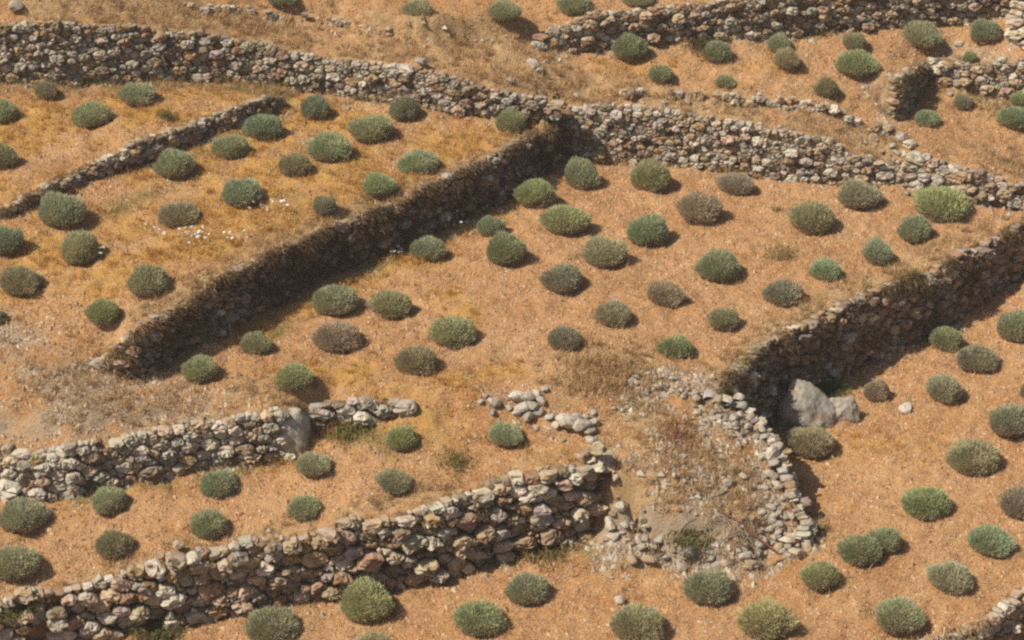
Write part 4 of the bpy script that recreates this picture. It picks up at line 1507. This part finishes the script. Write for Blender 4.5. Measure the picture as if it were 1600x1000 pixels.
def flower_mesh(seed):
    r = np.random.default_rng(seed)
    V, F = [], []
    for k in range(9):                       # a flat umbel of small petals
        a = 2.4 * k
        q = .011 * math.sqrt(k)
        cx, cy, cz = q * math.cos(a), q * math.sin(a), .006 * r.random()
        o = len(V)
        for m in range(5):
            V.append((cx + .010 * math.cos(m * 1.257 + k), cy + .010 * math.sin(m * 1.257 + k), cz + .003 * r.random()))
        V.append((cx, cy, cz - .012))
        for m in range(5):
            F.append((o + m, o + (m + 1) % 5, o + 5))
        F += [(o, o + 1, o + 2), (o, o + 2, o + 3), (o, o + 3, o + 4)]
    me = np_mesh('flower', np.array(V), np.array(F))
    me.materials.append(M_PETAL)
    return me


FLOWERS = [flower_mesh(i) for i in range(3)]
flower_weed(302, 385, 26, .15, .15, .34, 'dense clump of white flowers below the flat shrub, golden field')
flower_weed(362, 378, 9, .12, .12, .22, 'few white flowers right of the dense flower clump')
flower_weed(416, 330, 16, .22, .1, .2, 'scattered white flowers under the large centre shrub, golden field')
flower_weed(692, 362, 18, .18, .15, .36, 'white flowers in front of the dark diagonal wall')
flower_weed(620, 402, 9, .12, .1, .22, 'small white flowers at the shaded foot of the diagonal wall')
flower_weed(262, 372, 6, .2, .1, .2, 'sparse white flowers left of the dense flower clump')
flower_weed(157, 402, 3, .05, .15, .25, 'single white flower stalks beside the round left shrub')
flower_weed(340, 132, 7, .25, .08, .16, 'tiny white flowers under the long upper wall')


def rod(name, pts, radius, mat, label=None, cat=None, parent=None, sides=7):
    V, F = [], []
    for i, p in enumerate(pts):
        rr = radius[i] if isinstance(radius, (list, tuple)) else radius
        d = (pts[min(i + 1, len(pts) - 1)] - pts[max(i - 1, 0)]).normalized()
        s = d.cross(Vector((0, 0, 1)))
        s = s.normalized() if s.length > .01 else Vector((1, 0, 0))
        t = s.cross(d)
        for k in range(sides):
            a = 2 * math.pi * k / sides
            V.append(tuple(p + rr * (math.cos(a) * s + math.sin(a) * t)))
    for i in range(len(pts) - 1):
        for k in range(sides):
            F.append((i * sides + k, i * sides + (k + 1) % sides, (i + 1) * sides + (k + 1) % sides, (i + 1) * sides + k))
    me = bpy.data.meshes.new(name)
    n = len(pts)
    me.from_pydata(V, [], F + [tuple(range(sides))[::-1], tuple(range((n - 1) * sides, n * sides))])
    me.update()
    o = link(name, me, mat, parent)
    if label:
        tag(o, label, cat)
    return o


pa, pb = ground(1122, 802), ground(1217, 868)
pts = []
for i in range(9):
    t = i / 8
    p = pa.lerp(pb, t)
    p.z = max(p.z, float(bil(Z, p.x, p.y))) + .06 + .02 * math.sin(t * 5)
    pts.append(p)
rod('rusty_pole', pts, .017, M_RUST, 'rusty red iron pole lying on the lower right of the rubble slope', 'pole')

rT = np.random.default_rng(9)
dw = empty('dead_branches', ground(1140, 845))
tag(dw, 'heap of bleached dry twigs beside the rusty pole', 'branches')
for i in range(46):
    g1 = ground(1135 + rT.normal(0, 30), 838 + rT.normal(0, 13))
    a = rT.uniform(0, 6.28)
    L = rT.uniform(.12, .38)
    q = []
    for t in (0, .5, 1):
        x, y = g1.x + math.cos(a) * L * (t - .5), g1.y + math.sin(a) * L * (t - .5)
        q.append(Vector((x, y, float(bil(Z, x, y)) + .03 + .06 * rT.random())) - dw.location)
    rod('twig', q, [.006, .005, .003], M_DEADWOOD, None, None, dw, 4)
for i, (x0, y0, x1, y1, lab) in enumerate([(1022, 730, 1026, 790, 'thin pale dry stalk lying on the middle of the rubble slope'), (1112, 790, 1150, 838, 'straw stalk lying above the rusty pole'), (402, 545, 356, 500, 'long pale stalk leaning at the foot of the diagonal wall')]):
    a_, b_ = ground(x0, y0), ground(x1, y1)
    if i == 2:
        a_, b_ = ground(362, 533), ground(352, 500, .35) + Vector((0, 0, .5))
    rod('dry_stalk', [a_ + Vector((0, 0, .03)), a_.lerp(b_, .5) + Vector((.02, 0, .06)), b_ + Vector((0, 0, .03))], [.007, .006, .004], M_DEADWOOD, lab, 'stalk', None, 5)


# dead leaves and stalks under the shrubs
rL = np.random.default_rng(88)
LP = []
for x, y, a in LITTER:
    n = 130
    th = rL.uniform(0, 6.28, n)
    q = a * (.75 + .55 * rL.random(n) ** 1.5)
    LP.append(np.stack([x + q * np.cos(th), y + q * np.sin(th)], 1))
LP = np.concatenate(LP)
LP = np.concatenate([LP, bil(Z, LP[:, 0], LP[:, 1])[:, None]], 1)
blades('leaf_litter', 'dead stalks and litter around the feet of the shrubs', 'litter', LP, .03, .14, .006, STRAWS + BROWNS, 89, 1.6)

# the white stone face in the top right corner
WALLS['white'] = np.array([list(at_z(1582, 66, 1.5)[:2]) + [1.35, 2.9], list(at_z(1600, 70, 1.5)[:2]) + [1.3, 2.9], list(at_z(1680, 78, 1.5)[:2]) + [1.3, 2.9]])
build_wall('white', 'bright white stone face at the top right corner', 17, 0.114, .35, .25, (.5, 8, .6, .1, 0), gap=.97)
WALLS['whiteside'] = np.array([list(at_z(1586, 30, 1.52)[:2]) + [1.4, 2.9], list(at_z(1582, 66, 1.5)[:2]) + [1.35, 2.9]])

# ------------------------------------------------------------------ warm summer haze between the viewer and the slope
hv = [(x, y, z) for x in (-330, 330) for y in (-340, 330) for z in (-110, 75)]
hf = [(0, 1, 3, 2), (4, 6, 7, 5), (0, 4, 5, 1), (2, 3, 7, 6), (0, 2, 6, 4), (1, 5, 7, 3)]
hme = bpy.data.meshes.new('haze')
hme.from_pydata(hv, [], hf)
hme.update()
hm = bpy.data.materials.new('haze')
hm.use_nodes = True
hn = hm.node_tree
hn.nodes.remove(hn.nodes['Principled BSDF'])
pv_ = hn.nodes.new('ShaderNodeVolumePrincipled')
pv_.inputs['Color'].default_value = (.92, .90, .86, 1)
pv_.inputs['Density'].default_value = 0.0009
pv_.inputs['Anisotropy'].default_value = 0.2
hn.links.new(pv_.outputs[0], hn.nodes['Material Output'].inputs['Volume'])
ho = link('haze', hme, hm)
tag(ho, 'thin warm summer haze in front of the slope', 'haze', kind='stuff')
